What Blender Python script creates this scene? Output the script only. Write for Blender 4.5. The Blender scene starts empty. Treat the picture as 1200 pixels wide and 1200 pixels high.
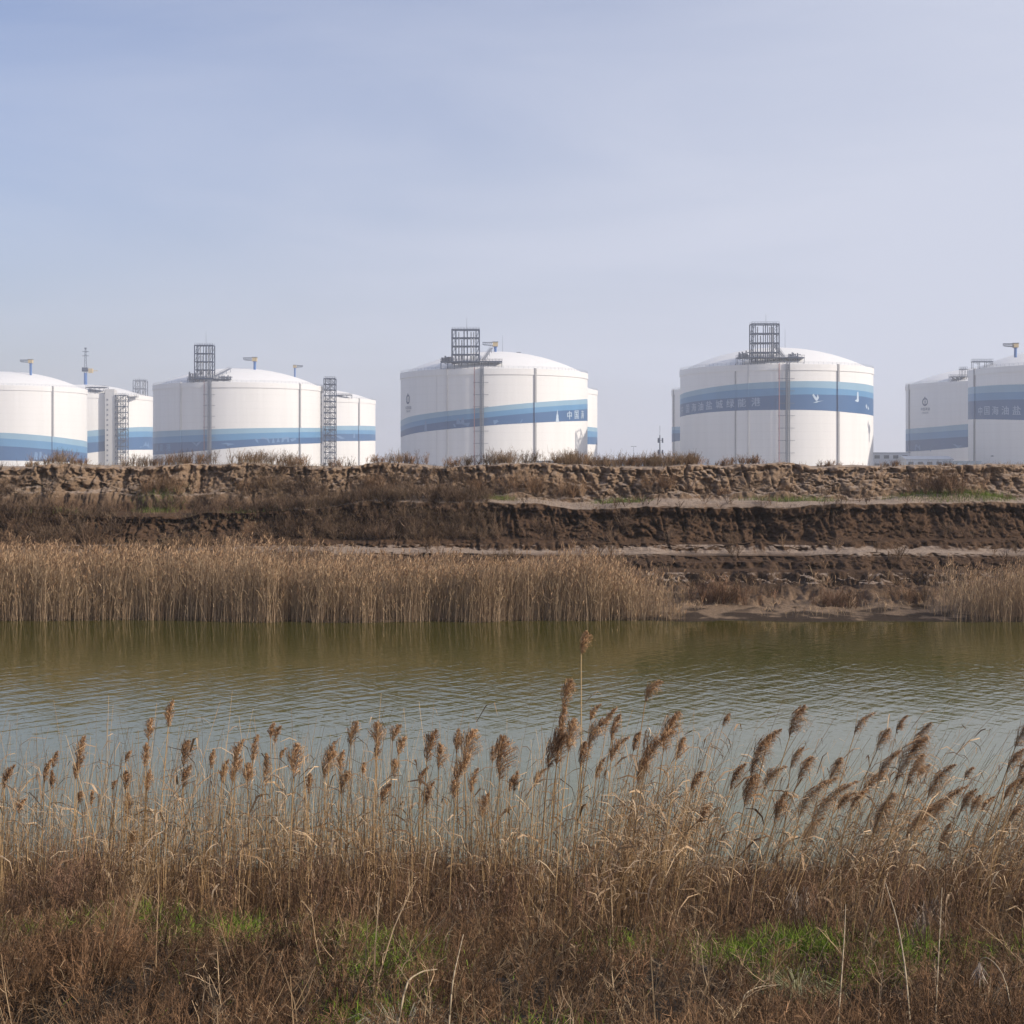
import bpy, math, random
import numpy as np
from mathutils import Vector

random.seed(7)
rng = np.random.default_rng(11)
S = bpy.context.scene
C = S.collection
F, HX, HY, EYE = 1800.0, 600.0, 548.0, 6.1      # focal length / horizon of the view in 1200-px units, eye height


def px(x, y, d):
    return np.array([(x - HX) / F * d, d, EYE + (HY - y) / F * d])


# ------------------------------------------------------------------ noise
_T = np.random.default_rng(3).random((256, 256))


def vnoise(x, y):
    xi = np.floor(x).astype(int); yi = np.floor(y).astype(int)
    fx = x - xi; fy = y - yi
    fx = fx * fx * (3 - 2 * fx); fy = fy * fy * (3 - 2 * fy)
    a = _T[xi % 256, yi % 256]; b = _T[(xi + 1) % 256, yi % 256]
    c = _T[xi % 256, (yi + 1) % 256]; d = _T[(xi + 1) % 256, (yi + 1) % 256]
    return (a * (1 - fx) + b * fx) * (1 - fy) + (c * (1 - fx) + d * fx) * fy * 1.0


def fbm(x, y, o=4):
    s = 0; a = .5
    for i in range(o):
        s = s + a * vnoise(x * 2 ** i + 17.3 * i, y * 2 ** i + 5.1 * i); a *= .5
    return s / (1 - .5 ** o)


# ------------------------------------------------------------------ materials
def mat(name, col, rough=.7, var=0, scale=1.0, stretch=(1, 1, 1), col2=None, metal=0, bump=0, spec=.3):
    m = bpy.data.materials.new(name); m.use_nodes = True
    nt = m.node_tree; p = nt.nodes['Principled BSDF']
    p.inputs['Base Color'].default_value = (*col, 1)
    p.inputs['Roughness'].default_value = rough
    p.inputs['Metallic'].default_value = metal
    p.inputs['Specular IOR Level'].default_value = spec
    if var or col2 or bump:
        tc = nt.nodes.new('ShaderNodeTexCoord'); mp = nt.nodes.new('ShaderNodeMapping')
        mp.inputs['Scale'].default_value = stretch
        nt.links.new(tc.outputs['Object'], mp.inputs['Vector'])
        n = nt.nodes.new('ShaderNodeTexNoise'); n.inputs['Scale'].default_value = scale
        n.inputs['Detail'].default_value = 6; n.inputs['Roughness'].default_value = .6
        nt.links.new(mp.outputs[0], n.inputs['Vector'])
        r = nt.nodes.new('ShaderNodeMapRange'); r.inputs[1].default_value = .3; r.inputs[2].default_value = .7
        nt.links.new(n.outputs[0], r.inputs[0])
        mx = nt.nodes.new('ShaderNodeMix'); mx.data_type = 'RGBA'
        c2 = col2 or tuple(c * (1 - var) for c in col)
        mx.inputs[6].default_value = (*col, 1); mx.inputs[7].default_value = (*c2, 1)
        nt.links.new(r.outputs[0], mx.inputs[0]); nt.links.new(mx.outputs[2], p.inputs['Base Color'])
        if bump:
            b = nt.nodes.new('ShaderNodeBump'); b.inputs['Strength'].default_value = .6
            b.inputs['Distance'].default_value = bump
            nt.links.new(n.outputs[0], b.inputs['Height']); nt.links.new(b.outputs[0], p.inputs['Normal'])
    return m


def attr_mat(name, trans=.25, rough=.8):
    m = bpy.data.materials.new(name); m.use_nodes = True
    nt = m.node_tree; p = nt.nodes['Principled BSDF']; out = nt.nodes['Material Output']
    a = nt.nodes.new('ShaderNodeAttribute'); a.attribute_name = 'tint'
    nt.links.new(a.outputs['Color'], p.inputs['Base Color'])
    p.inputs['Roughness'].default_value = rough; p.inputs['Specular IOR Level'].default_value = .15
    t = nt.nodes.new('ShaderNodeBsdfTranslucent'); nt.links.new(a.outputs['Color'], t.inputs[0])
    mx = nt.nodes.new('ShaderNodeMixShader'); mx.inputs[0].default_value = trans
    nt.links.new(p.outputs[0], mx.inputs[1]); nt.links.new(t.outputs[0], mx.inputs[2])
    nt.links.new(mx.outputs[0], out.inputs[0])
    return m


WHITE = mat('tank_paint', (.82, .805, .785), .55, scale=.34, stretch=(1, 1, .06), col2=(.755, .74, .72))


def add_joints(m, step=3.9, amt=.045):
    """faint horizontal pour joints of the concrete shell"""
    nt = m.node_tree; N = nt.nodes; L = nt.links; p = N['Principled BSDF']; src = p.inputs['Base Color'].links[0].from_socket
    g = N.new('ShaderNodeNewGeometry'); sp = N.new('ShaderNodeSeparateXYZ'); L.new(g.outputs['Position'], sp.inputs[0])
    a = N.new('ShaderNodeMath'); a.operation = 'DIVIDE'; a.inputs[1].default_value = step; L.new(sp.outputs[2], a.inputs[0])
    b = N.new('ShaderNodeMath'); b.operation = 'FRACT'; L.new(a.outputs[0], b.inputs[0])
    c = N.new('ShaderNodeMath'); c.operation = 'LESS_THAN'; c.inputs[1].default_value = .07; L.new(b.outputs[0], c.inputs[0])
    d = N.new('ShaderNodeMath'); d.operation = 'MULTIPLY_ADD'; d.inputs[1].default_value = -amt; d.inputs[2].default_value = 1; L.new(c.outputs[0], d.inputs[0])
    x = N.new('ShaderNodeMix'); x.data_type = 'RGBA'; x.blend_type = 'MULTIPLY'; x.inputs[0].default_value = 1; L.new(src, x.inputs[6]); L.new(d.outputs[0], x.inputs[7]); L.new(x.outputs[2], p.inputs['Base Color'])


add_joints(WHITE)
DOMEP = mat('dome_paint', (.82, .81, .79), .6, scale=.3, col2=(.77, .76, .74))
GREYC = mat('concrete_pilaster', (.62, .61, .60), .7, scale=.3, col2=(.56, .55, .54))
GREYD = mat('grey_downpipe', (.34, .335, .345), .7, scale=.3, col2=(.28, .28, .29))
B_L = mat('band_light_blue', (.25, .41, .54), .5, var=.1, scale=.1, stretch=(1, 1, .2))
B_M = mat('band_mid_blue', (.098, .265, .47), .5, var=.1, scale=.1, stretch=(1, 1, .2))
B_D = mat('band_dark_blue', (.036, .12, .28), .5, var=.12, scale=.1, stretch=(1, 1, .2))
LET = mat('pale_lettering', (.38, .47, .60), .5, var=.05)
SIL = mat('pale_silhouette', (.50, .60, .71), .5, var=.05)
SILD = mat('blue_silhouette', (.13, .24, .42), .5, var=.05)
INK = mat('ink_lettering', (.10, .13, .22), .5, var=.05)
STEEL = mat('grey_blue_steel', (.022, .042, .09), .5, var=.2, scale=.5)
STEEL2 = mat('pale_pipework', (.36, .38, .42), .5, var=.3, scale=.5)
GALV = mat('galvanised_steel', (.17, .19, .24), .5, var=.2, scale=.5)
REDP = mat('faded_red_pipe', (.33, .15, .16), .6, var=.15, scale=.5)
BLUEP = mat('crane_blue', (.05, .15, .40), .5, var=.15, scale=.5)
YEL = mat('crane_yellow', (.55, .43, .24), .5, var=.15, scale=.5)
FARW = mat('far_white_wall', (.50, .53, .58), .7, var=.1, scale=.2)
FARB = mat('far_blue_wall', (.16, .22, .30), .7, var=.15, scale=.2)
GLASS = mat('dark_glass', (.05, .07, .10), .15, var=.2, scale=.3)
BLADE = attr_mat('dry_blades', .12)
FLUFF = attr_mat('seed_fluff', .25)


# ------------------------------------------------------------------ mesh helpers
class MB:
    def __init__(s): s.v = []; s.f = []; s.m = []; s.n = 0

    def add(s, v, f, mi=0):
        v = np.asarray(v, float); s.v.append(v)
        s.f += [tuple(i + s.n for i in q) for q in f]; s.m += [mi] * len(f); s.n += len(v)

    def box(s, lo, hi, mi=0):
        x0, y0, z0 = lo; x1, y1, z1 = hi
        s.add([(x0, y0, z0), (x1, y0, z0), (x1, y1, z0), (x0, y1, z0), (x0, y0, z1), (x1, y0, z1), (x1, y1, z1), (x0, y1, z1)],
              [(0, 3, 2, 1), (4, 5, 6, 7), (0, 1, 5, 4), (1, 2, 6, 5), (2, 3, 7, 6), (3, 0, 4, 7)], mi)

    def bar(s, a, b, w, n=4, mi=0, w2=None):
        a = np.asarray(a, float); b = np.asarray(b, float); d = b - a; L = np.linalg.norm(d)
        if L < 1e-6: return
        d = d / L; u = np.cross(d, (0, 0, 1.)) if abs(d[2]) < .9 else np.cross(d, (1., 0, 0)); u /= np.linalg.norm(u); v = np.cross(d, u)
        w2 = w if w2 is None else w2
        vs = []
        for p, r in ((a, w), (b, w2)):
            for k in range(n):
                t = 2 * math.pi * (k + .5) / n; vs.append(p + (u * math.cos(t) + v * math.sin(t)) * r)
        fs = [(k, (k + 1) % n, n + (k + 1) % n, n + k) for k in range(n)] + [tuple(range(n))[::-1], tuple(range(n, 2 * n))]
        s.add(vs, fs, mi)

    def build(s, name, mats, parent=None, smooth=False):
        v = np.concatenate(s.v)
        if parent is not None: v = v - np.array(parent['_o'])
        me = bpy.data.meshes.new(name); me.from_pydata(v.tolist(), [], s.f)
        for m in (mats if isinstance(mats, (list, tuple)) else [mats]): me.materials.append(m)
        me.polygons.foreach_set('material_index', s.m)
        if smooth: me.polygons.foreach_set('use_smooth', [True] * len(s.f))
        me.update()
        o = bpy.data.objects.new(name, me); C.objects.link(o)
        if parent is not None: o.parent = parent; o['_o'] = parent['_o']
        return o


def sub(name, mb, m, parent, smooth=False):          # a sub-part: parent is a part whose mesh already sits in the thing's frame
    return mb.build(name, m, parent, smooth)


def root(name, loc, label, cat, group=None):
    o = bpy.data.objects.new(name, None); C.objects.link(o); o.location = [float(a) for a in loc]
    o.empty_display_size = 1; o['_o'] = [float(a) for a in loc]
    return tag(o, label, cat, group)


def tag(o, label=None, cat=None, group=None, kind=None):
    assert not label or 4 <= len(label.replace('-', ' ').split()) <= 16, label
    if label: o['label'] = label
    if cat: o['category'] = cat
    if group: o['group'] = group
    if kind: o['kind'] = kind
    return o


def fastmesh(name, V, Q, col=None, m=None, smooth=False, parent=None, tris=None):
    me = bpy.data.meshes.new(name)
    V = np.ascontiguousarray(V, dtype=np.float32); nq = len(Q)
    me.vertices.add(len(V)); me.vertices.foreach_set('co', V.ravel())
    me.loops.add(nq * 4); me.loops.foreach_set('vertex_index', np.ascontiguousarray(Q, dtype=np.int32).ravel())
    me.polygons.add(nq); me.polygons.foreach_set('loop_start', np.arange(nq, dtype=np.int32) * 4)
    if smooth: me.polygons.foreach_set('use_smooth', np.ones(nq, bool))
    me.update(calc_edges=True)
    if col is not None:
        at = me.attributes.new('tint', 'FLOAT_COLOR', 'POINT')
        at.data.foreach_set('color', np.concatenate([col, np.ones((len(col), 1))], 1).astype(np.float32).ravel())
    if m: me.materials.append(m)
    o = bpy.data.objects.new(name, me); C.objects.link(o)
    if parent is not None: o.parent = parent
    return o


class RB:
    """ribbons: every blade, twig and stalk is a thin strip with its own colour"""
    def __init__(s): s.V = []; s.Q = []; s.c = []; s.n = 0

    def add(s, P, W, col, side=None):
        P = np.asarray(P, float); N, K, _ = P.shape
        W = np.broadcast_to(np.asarray(W, float), (N, K))
        if side is None:
            a = rng.random(N) * 2 * math.pi; side = np.stack([np.cos(a), np.sin(a), 0 * a], 1)
        T = P[:, -1] - P[:, 0]; T /= np.linalg.norm(T, axis=1, keepdims=True) + 1e-9
        sd = side - (side * T).sum(1, keepdims=True) * T
        sd /= np.linalg.norm(sd, axis=1, keepdims=True) + 1e-9
        o = sd[:, None] * W[..., None] * .5
        V = np.stack([P - o, P + o], 2).reshape(-1, 3)
        b = (np.arange(N) * K * 2)[:, None] + (np.arange(K - 1) * 2)[None]
        Q = np.stack([b, b + 1, b + 3, b + 2], -1).reshape(-1, 4) + s.n
        s.V.append(V); s.Q.append(Q); s.n += len(V)
        col = np.broadcast_to(np.asarray(col, float), (N, 3))
        s.c.append(np.repeat(col, K * 2, 0))

    def build(s, name, m, parent=None, off=None):
        V = np.concatenate(s.V)
        if off is not None: V = V - np.asarray(off)
        return fastmesh(name, V, np.concatenate(s.Q), np.concatenate(s.c), m, parent=parent)


def tints(n, a, b, v=.25):
    t = rng.random((n, 1)); c = np.array(a) * (1 - t) + np.array(b) * t
    return np.clip(c * (1 + (rng.random((n, 1)) - .5) * 2 * v), 0, 1)


# ------------------------------------------------------------------ ground
NB = np.array([(-400, 4.6), (-20, 4.6), (0, 4.5), (3, 3.95), (6, 3.15), (8, 2.66), (10, 2.3), (12, 2.05), (14, 1.72), (16, 1.22), (18, .85), (20, .55),
               (22.3, .18), (23.6, .02), (25, -.35), (28, -.9)])


def near_z(x, y):
    z = np.interp(y, NB[:, 0], NB[:, 1])
    a = np.clip((27 - y) / 6, 0, 1)
    return z + (fbm(x * .35 + 40, y * .35, 4) - .5) * .55 * a + (fbm(x * 1.7, y * 1.7 + 9, 3) - .5) * .16 * a


def xs_graded(h, step, far):
    c = np.arange(-h, h + step / 2, step); g = []; d = step
    v = h
    while v < far: d *= 1.35; v += d; g.append(v)
    g = np.array(g); return np.concatenate([-g[::-1], c, g])


def grid_obj(name, X, Y, Z, m, smooth=True):
    nu, nv = X.shape
    i = np.arange(nu * nv).reshape(nu, nv)
    Q = np.stack([i[:-1, :-1], i[1:, :-1], i[1:, 1:], i[:-1, 1:]], -1).reshape(-1, 4)
    return fastmesh(name, np.stack([X, Y, Z], -1).reshape(-1, 3), Q, None, m, smooth)


def soil_material():
    m = bpy.data.materials.new('eroded_soil'); m.use_nodes = True; nt = m.node_tree; N = nt.nodes; L = nt.links
    p = N['Principled BSDF']; p.inputs['Roughness'].default_value = .95; p.inputs['Specular IOR Level'].default_value = .1
    g = N.new('ShaderNodeNewGeometry'); sp = N.new('ShaderNodeSeparateXYZ'); L.new(g.outputs['Position'], sp.inputs[0])
    n1 = N.new('ShaderNodeTexNoise'); n1.inputs['Scale'].default_value = .9; n1.inputs['Detail'].default_value = 8
    n2 = N.new('ShaderNodeTexNoise'); n2.inputs['Scale'].default_value = 6; n2.inputs['Detail'].default_value = 8; n2.inputs['Roughness'].default_value = .7
    L.new(g.outputs['Position'], n1.inputs[0]); L.new(g.outputs['Position'], n2.inputs[0])
    ad = N.new('ShaderNodeMath'); ad.operation = 'MULTIPLY_ADD'; ad.inputs[1].default_value = .9; L.new(n1.outputs[0], ad.inputs[0]); L.new(sp.outputs[2], ad.inputs[2])
    mr = N.new('ShaderNodeMapRange'); mr.inputs[1].default_value = 0; mr.inputs[2].default_value = 7; L.new(ad.outputs[0], mr.inputs[0])
    cr = N.new('ShaderNodeValToRGB'); L.new(mr.outputs[0], cr.inputs[0]); e = cr.color_ramp
    st = [(0, (.045, .032, .022)), (.078, (.06, .041, .028)), (.092, (.25, .175, .115)), (.135, (.20, .135, .088)), (.22, (.085, .053, .034)), (.4, (.095, .057, .035)), (.66, (.10, .06, .037)), (.74, (.22, .15, .098)), (.95, (.29, .20, .132))]
    e.elements[0].position = 0; e.elements[0].color = (*st[0][1], 1); e.elements[1].position = .95; e.elements[1].color = (*st[-1][1], 1)
    for q, c in st[1:-1]: k = e.elements.new(q); k.color = (*c, 1)
    # dry pale crust on flat ledges
    up = N.new('ShaderNodeSeparateXYZ'); L.new(g.outputs['Normal'], up.inputs[0])
    m2 = N.new('ShaderNodeMapRange'); m2.inputs[1].default_value = .80; m2.inputs[2].default_value = .97; L.new(up.outputs[2], m2.inputs[0])
    za = N.new('ShaderNodeMapRange'); za.inputs[1].default_value = 1.98; za.inputs[2].default_value = 2.12; L.new(sp.outputs[2], za.inputs[0])
    ex = N.new('ShaderNodeMath'); ex.operation = 'COMPARE'; ex.inputs[1].default_value = 3.22; ex.inputs[2].default_value = .80; L.new(sp.outputs[2], ex.inputs[0])
    ey = N.new('ShaderNodeMath'); ey.operation = 'SUBTRACT'; ey.use_clamp = True; L.new(za.outputs[0], ey.inputs[0]); L.new(ex.outputs[0], ey.inputs[1])
    zc = N.new('ShaderNodeMath'); zc.operation = 'COMPARE'; zc.inputs[1].default_value = 1.19; zc.inputs[2].default_value = .17; L.new(sp.outputs[2], zc.inputs[0])
    zr = N.new('ShaderNodeMath'); zr.operation = 'MAXIMUM'; L.new(ey.outputs[0], zr.inputs[0]); L.new(zc.outputs[0], zr.inputs[1])
    mm = N.new('ShaderNodeMath'); mm.operation = 'MULTIPLY'; L.new(m2.outputs[0], mm.inputs[0]); L.new(zr.outputs[0], mm.inputs[1])
    mm2 = N.new('ShaderNodeMath'); mm2.operation = 'MULTIPLY'; mm2.inputs[1].default_value = .85; L.new(mm.outputs[0], mm2.inputs[0])
    mx = N.new('ShaderNodeMix'); mx.data_type = 'RGBA'; L.new(mm2.outputs[0], mx.inputs[0]); L.new(cr.outputs[0], mx.inputs[6]); mx.inputs[7].default_value = (.40, .31, .24, 1)
    mu = N.new('ShaderNodeMix'); mu.data_type = 'RGBA'; mu.blend_type = 'MULTIPLY'; mu.inputs[0].default_value = .75
    r2 = N.new('ShaderNodeMapRange'); r2.inputs[1].default_value = .3; r2.inputs[2].default_value = .72; r2.inputs[3].default_value = .45; r2.inputs[4].default_value = 1.35
    L.new(n2.outputs[0], r2.inputs[0]); L.new(mx.outputs[2], mu.inputs[6]); L.new(r2.outputs[0], mu.inputs[7]); L.new(mu.outputs[2], p.inputs['Base Color'])
    b = N.new('ShaderNodeBump'); b.inputs['Distance'].default_value = .12; b.inputs['Strength'].default_value = .9
    L.new(n2.outputs[0], b.inputs['Height']); L.new(b.outputs[0], p.inputs['Normal'])
    return m


SOIL = soil_material()
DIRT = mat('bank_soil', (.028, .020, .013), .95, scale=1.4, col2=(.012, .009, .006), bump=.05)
PLAIN = mat('plain_soil', (.36, .33, .29), .95, scale=.02, col2=(.27, .25, .21))

xs = xs_graded(15, .12, 600); ys = np.concatenate([[-400, -200, -80, -30, -10, -4, 0, 2, 4], np.arange(5, 28, .12)])
X, Y = np.meshgrid(xs, ys, indexing='ij')
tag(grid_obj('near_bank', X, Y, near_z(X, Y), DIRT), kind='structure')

# far bank: two eroded scarps over ledges, a rutted muddy foot
FB = np.array([(55, -1.3), (60, -.25), (60.9, -.02), (61.4, .06), (62.8, .13), (64.6, .22), (65.6, .30), (66.4, .55), (67.6, .86), (68.5, .98), (69.5, 1.38), (70.3, 1.48), (70.5, 1.70), (70.9, 1.92), (71.35, 2.10), (71.6, 2.17),
               (72.8, 2.27), (73.1, 2.45), (73.9, 2.75), (74.5, 3.2), (75.15, 3.85), (75.05, 4.08), (75.2, 4.25), (75.9, 4.30), (78.6, 4.33), (79.1, 4.5), (80.0, 5.3), (80.55, 5.9), (80.5, 6.08),
               (80.75, 6.2), (84, 6.25), (88, 6.1), (93, 5.2), (100, 5.0)])
seg = np.hypot(*np.diff(FB, axis=0).T); cum = np.concatenate([[0], np.cumsum(seg)])
wt = np.where(FB[:-1, 0] < 60, 1.2, np.where(FB[:-1, 0] > 82, .8, .06))
sv = np.concatenate([np.arange(cum[i], cum[i + 1], wt[i]) for i in range(len(seg))] + [[cum[-1]]])
PY = np.interp(sv, cum, FB[:, 0]); PZ = np.interp(sv, cum, FB[:, 1])
k = np.ones(3) / 3
PYs = np.convolve(np.pad(PY, 1, 'edge'), k, 'valid'); PZs = np.convolve(np.pad(PZ, 1, 'edge'), k, 'valid')
slope = np.abs(np.gradient(PZs, sv)).clip(0, 1)
sm = np.convolve(np.pad(slope, 4, 'edge'), np.ones(9) / 9, 'valid')
fx = xs_graded(36, .06, 700)
X = np.repeat(fx[:, None], len(sv), 1); Yp = np.repeat(PYs[None], len(fx), 0); Zp = np.repeat(PZs[None], len(fx), 0)
SL = np.repeat(sm[None], len(fx), 0)
wob = (fbm(X * .11 + 3, Zp * .05, 2) - .5) * 2.2 + (fbm(X * .5, Zp * .35 + 7, 3) - .5) * 1.1
rid = np.abs(fbm(X * .75 + Zp * .35 + 50, Zp * .5 + 3, 4) - .5) * 2
gm = np.clip((fbm(X * .33 + 70, Zp * .4, 2) - .35) * 3, .1, 1)
gul = np.clip(.16 - rid, 0, 1) * 4.2 * gm                     # gullies cut back into the scarps
crk = np.abs(fbm(X * 2.2 + 11, Zp * 1.9 + Yp * .6, 4) - .5) * 2
fine = (fbm(X * 2.6, Zp * 3.0 + 31 + Yp * .8, 5) - .5) * .80 + (fbm(X * 6.3 + 5, Zp * 7.0 + Yp * 3, 4) - .5) * .40 + np.clip(.12 - crk, 0, 1) * 2.4
fis = np.abs(fbm(X * .95 + 130 + Zp * .12, Zp * .22 + 40 + (Zp > 4.3) * 7, 3) - .5) * 2; fis2 = np.abs(fbm(X * 2.9 + 230 + Zp * .5, Zp * .7 + 90, 3) - .5) * 2
fine = fine + np.clip(.07 - fis, 0, 1) * 9 * np.clip((np.abs(Zp - 4.45) - .25) * 4, 0, 1) + np.clip(.08 - fis2, 0, 1) * 3.2 * (fbm(X * .4, Zp, 2) > .45) + (fbm(X * 11 + 5, Zp * 12 + Yp * 5, 3) - .5) * .22
w = np.clip((Yp - 61.5) / 3, 0, 1) * np.clip((92 - Yp) / 6, 0, 1)
dY = (wob + (gul + fine) * SL) * w + ((fbm(X * .12 + 9, X * 0 + 2, 3) - .5) * 1.6 + (fbm(X * .7 + 9, X * 0 + 5, 3) - .5) * 1.0) * np.clip((66 - Yp) / 3, 0, 1)
lump = (fbm(X * 1.5, Yp * 1.5, 5) - .5) * .85 * np.clip((Yp - 64.6) / 1.5, 0, 1) * np.clip((70.0 - Yp) / .6, 0, 1) + (fbm(X * .5, Yp * .9, 3) - .5) * .12 * np.clip((Yp - 61.6) / 1, 0, 1) * np.clip((66 - Yp) / 1.5, 0, 1)
rut = -.32 * np.clip(np.sin(X * 6.0 + Yp * 4 + 5 * fbm(X * .5, Yp, 2)) * 3, 0, 1) * np.exp(-((Yp - 69.0) / .6) ** 2) * (X > 4)
flat = (fbm(X * .8, Yp * .8 + 20, 4) - .5) * .10 * w + (fbm(X * .30, Zp * 1.0 + 60, 4) - .5) * .52 * np.clip((Yp - 73.5) / 1.5, 0, 1) * np.clip((86 - Yp) / 3, 0, 1) + (fbm(X * 3, Yp * 3, 3) - .5) * .16 * np.clip((Yp - 80) / .6, 0, 1) * np.clip((83 - Yp) / 2, 0, 1)
lip = (.22 + .3 * np.clip(-X / 20, 0, 1)) * np.clip((fbm(X * .07 + 4, Zp * 0 + 1, 3) - .5) * 3, -1, 1) * np.clip((Yp - 74.9) / .4, 0, 1) * np.clip((79.2 - Yp) / .4, 0, 1)
slump = np.clip((fbm(X * .16 + 21, X * 0 + 3, 3) - .52) * 5, 0, 1) * np.clip((Yp - 70.6) / .4, 0, 1) * np.clip((76.2 - Yp) / .8, 0, 1)
wander = (fbm(X * .13 + 61, X * 0 + 8, 4) - .5) * .30 * np.clip((Yp - 69.8) / .8, 0, 1) * np.clip((73.5 - Yp) / .8, 0, 1)
toe = np.clip((fbm(X * .5 + 5, Yp * .5, 4) - .42) * 2.2, 0, 1) * (np.exp(-((Yp - 73.0) / .45) ** 2) * .42 + np.exp(-((Yp - 78.9) / .4) ** 2) * .5)   # fallen soil at the scarp feet
mound = .5 * np.exp(-((X - 21.6) / 2.6) ** 2) * np.exp(-((Yp - 76.8) / 1.1) ** 2) + .3 * np.exp(-((X + 4.5) / 3.0) ** 2) * np.exp(-((Yp - 76.6) / 1.2) ** 2)
Zq = Zp + lump + rut + flat + lip + wander + toe - slump * .22 + mound
dY = dY + slump * .45 * SL - toe * .3
Zq = np.where(Yp < 61, np.minimum(Zq, Zp + .0), Zq)
tag(grid_obj('far_bank', X, Yp + dY, Zq, SOIL, False), kind='structure')
FBY = Yp + dY; FBZ = Zq


def far_pt(x, s_y, top=True):
    """surface point of the far bank near profile position s_y"""
    i = int(np.argmin(np.abs(fx - x))); j = int(np.argmin(np.abs(PY - s_y)))
    return np.array([fx[i], FBY[i, j], FBZ[i, j]])


def far_pts(x, s_y):
    i = np.clip(np.searchsorted(fx, x), 1, len(fx) - 1); t = (x - fx[i - 1]) / (fx[i] - fx[i - 1]); o = np.argsort(PY); j = o[np.clip(np.searchsorted(PY[o], s_y), 0, len(PY) - 1)]
    return np.stack([x, FBY[i - 1, j] * (1 - t) + FBY[i, j] * t + np.random.default_rng(5).normal(0, .03, len(x)), FBZ[i - 1, j] * (1 - t) + FBZ[i, j] * t], 1)


mb = MB(); mb.add([(-3500, 96, 4.96), (3500, 96, 4.96), (3500, 4500, 4.96), (-3500, 4500, 4.96)], [(0, 1, 2, 3)])
tag(mb.build('plain_ground', PLAIN), kind='structure')


# water
def water_material():
    m = bpy.data.materials.new('murky_water'); m.use_nodes = True; nt = m.node_tree; N = nt.nodes; L = nt.links
    p = N['Principled BSDF']; p.inputs['Base Color'].default_value = (.078, .072, .012, 1); p.inputs['Roughness'].default_value = .06
    p.inputs['IOR'].default_value = 1.33; p.inputs['Specular IOR Level'].default_value = .5
    g = N.new('ShaderNodeNewGeometry')

    def noise(rot, sc, scale, detail, dist=0.):
        m0 = N.new('ShaderNodeMapping'); m0.inputs['Rotation'].default_value = (0, 0, math.radians(-rot)); L.new(g.outputs['Position'], m0.inputs[0])
        mp = N.new('ShaderNodeMapping'); mp.inputs['Scale'].default_value = sc; L.new(m0.outputs[0], mp.inputs[0])
        n = N.new('ShaderNodeTexNoise'); n.inputs['Scale'].default_value = scale
        n.inputs['Detail'].default_value = detail; n.inputs['Distortion'].default_value = dist; L.new(mp.outputs[0], n.inputs[0]); return n
    a = noise(52, (.30, 1, 1), 2.3, 2, .3); b = noise(-50, (.32, 1, 1), 2.9, 2, .3); c = noise(10, (.6, 1, 1), 9, 2); d = noise(12, (.35, 1, 1), .07, 3)
    s1 = N.new('ShaderNodeMath'); s1.operation = 'ADD'; L.new(a.outputs[0], s1.inputs[0])
    s0 = N.new('ShaderNodeMath'); s0.operation = 'MULTIPLY'; s0.inputs[1].default_value = .6; L.new(b.outputs[0], s0.inputs[0]); L.new(s0.outputs[0], s1.inputs[1])
    s2 = N.new('ShaderNodeMath'); s2.operation = 'MULTIPLY_ADD'; s2.inputs[1].default_value = .12; L.new(c.outputs[0], s2.inputs[0]); L.new(s1.outputs[0], s2.inputs[2])
    mr = N.new('ShaderNodeMapRange'); mr.inputs[1].default_value = .38; mr.inputs[2].default_value = .62; mr.inputs[3].default_value = .45; mr.inputs[4].default_value = 1.0; L.new(d.outputs[0], mr.inputs[0])
    # sheltered calmer strip under the far bank
    sp = N.new('ShaderNodeSeparateXYZ'); L.new(g.outputs['Position'], sp.inputs[0])
    xo = N.new('ShaderNodeMath'); xo.operation = 'MULTIPLY_ADD'; xo.inputs[1].default_value = -.35; L.new(sp.outputs[0], xo.inputs[0]); L.new(sp.outputs[1], xo.inputs[2])
    sh = N.new('ShaderNodeMapRange'); sh.inputs[1].default_value = 42; sh.inputs[2].default_value = 60; sh.inputs[3].default_value = 1; sh.inputs[4].default_value = .22; L.new(xo.outputs[0], sh.inputs[0])
    ml = N.new('ShaderNodeMath'); ml.operation = 'MULTIPLY'; L.new(mr.outputs[0], ml.inputs[0])
    sn = N.new('ShaderNodeMapRange'); sn.inputs[1].default_value = 30; sn.inputs[2].default_value = 42; sn.inputs[3].default_value = .42; sn.inputs[4].default_value = 1; L.new(sp.outputs[1], sn.inputs[0])   # lee of the near reeds
    m9 = N.new('ShaderNodeMath'); m9.operation = 'MULTIPLY'; L.new(sh.outputs[0], m9.inputs[0]); L.new(sn.outputs[0], m9.inputs[1]); L.new(m9.outputs[0], ml.inputs[1])
    bp = N.new('ShaderNodeBump'); bp.inputs['Distance'].default_value = .030; L.new(ml.outputs[0], bp.inputs['Strength']); L.new(s2.outputs[0], bp.inputs['Height'])
    L.new(bp.outputs[0], p.inputs['Normal'])
    # dark bank reflection painted into body colour: pale green near, olive far, uneven border
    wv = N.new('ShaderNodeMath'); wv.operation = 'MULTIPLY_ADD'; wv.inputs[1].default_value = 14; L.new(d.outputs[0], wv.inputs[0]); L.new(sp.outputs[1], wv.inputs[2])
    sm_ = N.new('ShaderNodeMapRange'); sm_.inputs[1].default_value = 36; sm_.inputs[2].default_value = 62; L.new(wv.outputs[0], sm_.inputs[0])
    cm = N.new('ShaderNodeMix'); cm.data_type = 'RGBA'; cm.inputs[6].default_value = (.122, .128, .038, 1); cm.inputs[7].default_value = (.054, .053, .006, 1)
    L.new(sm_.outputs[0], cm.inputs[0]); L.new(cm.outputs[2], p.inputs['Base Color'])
    return m


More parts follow.
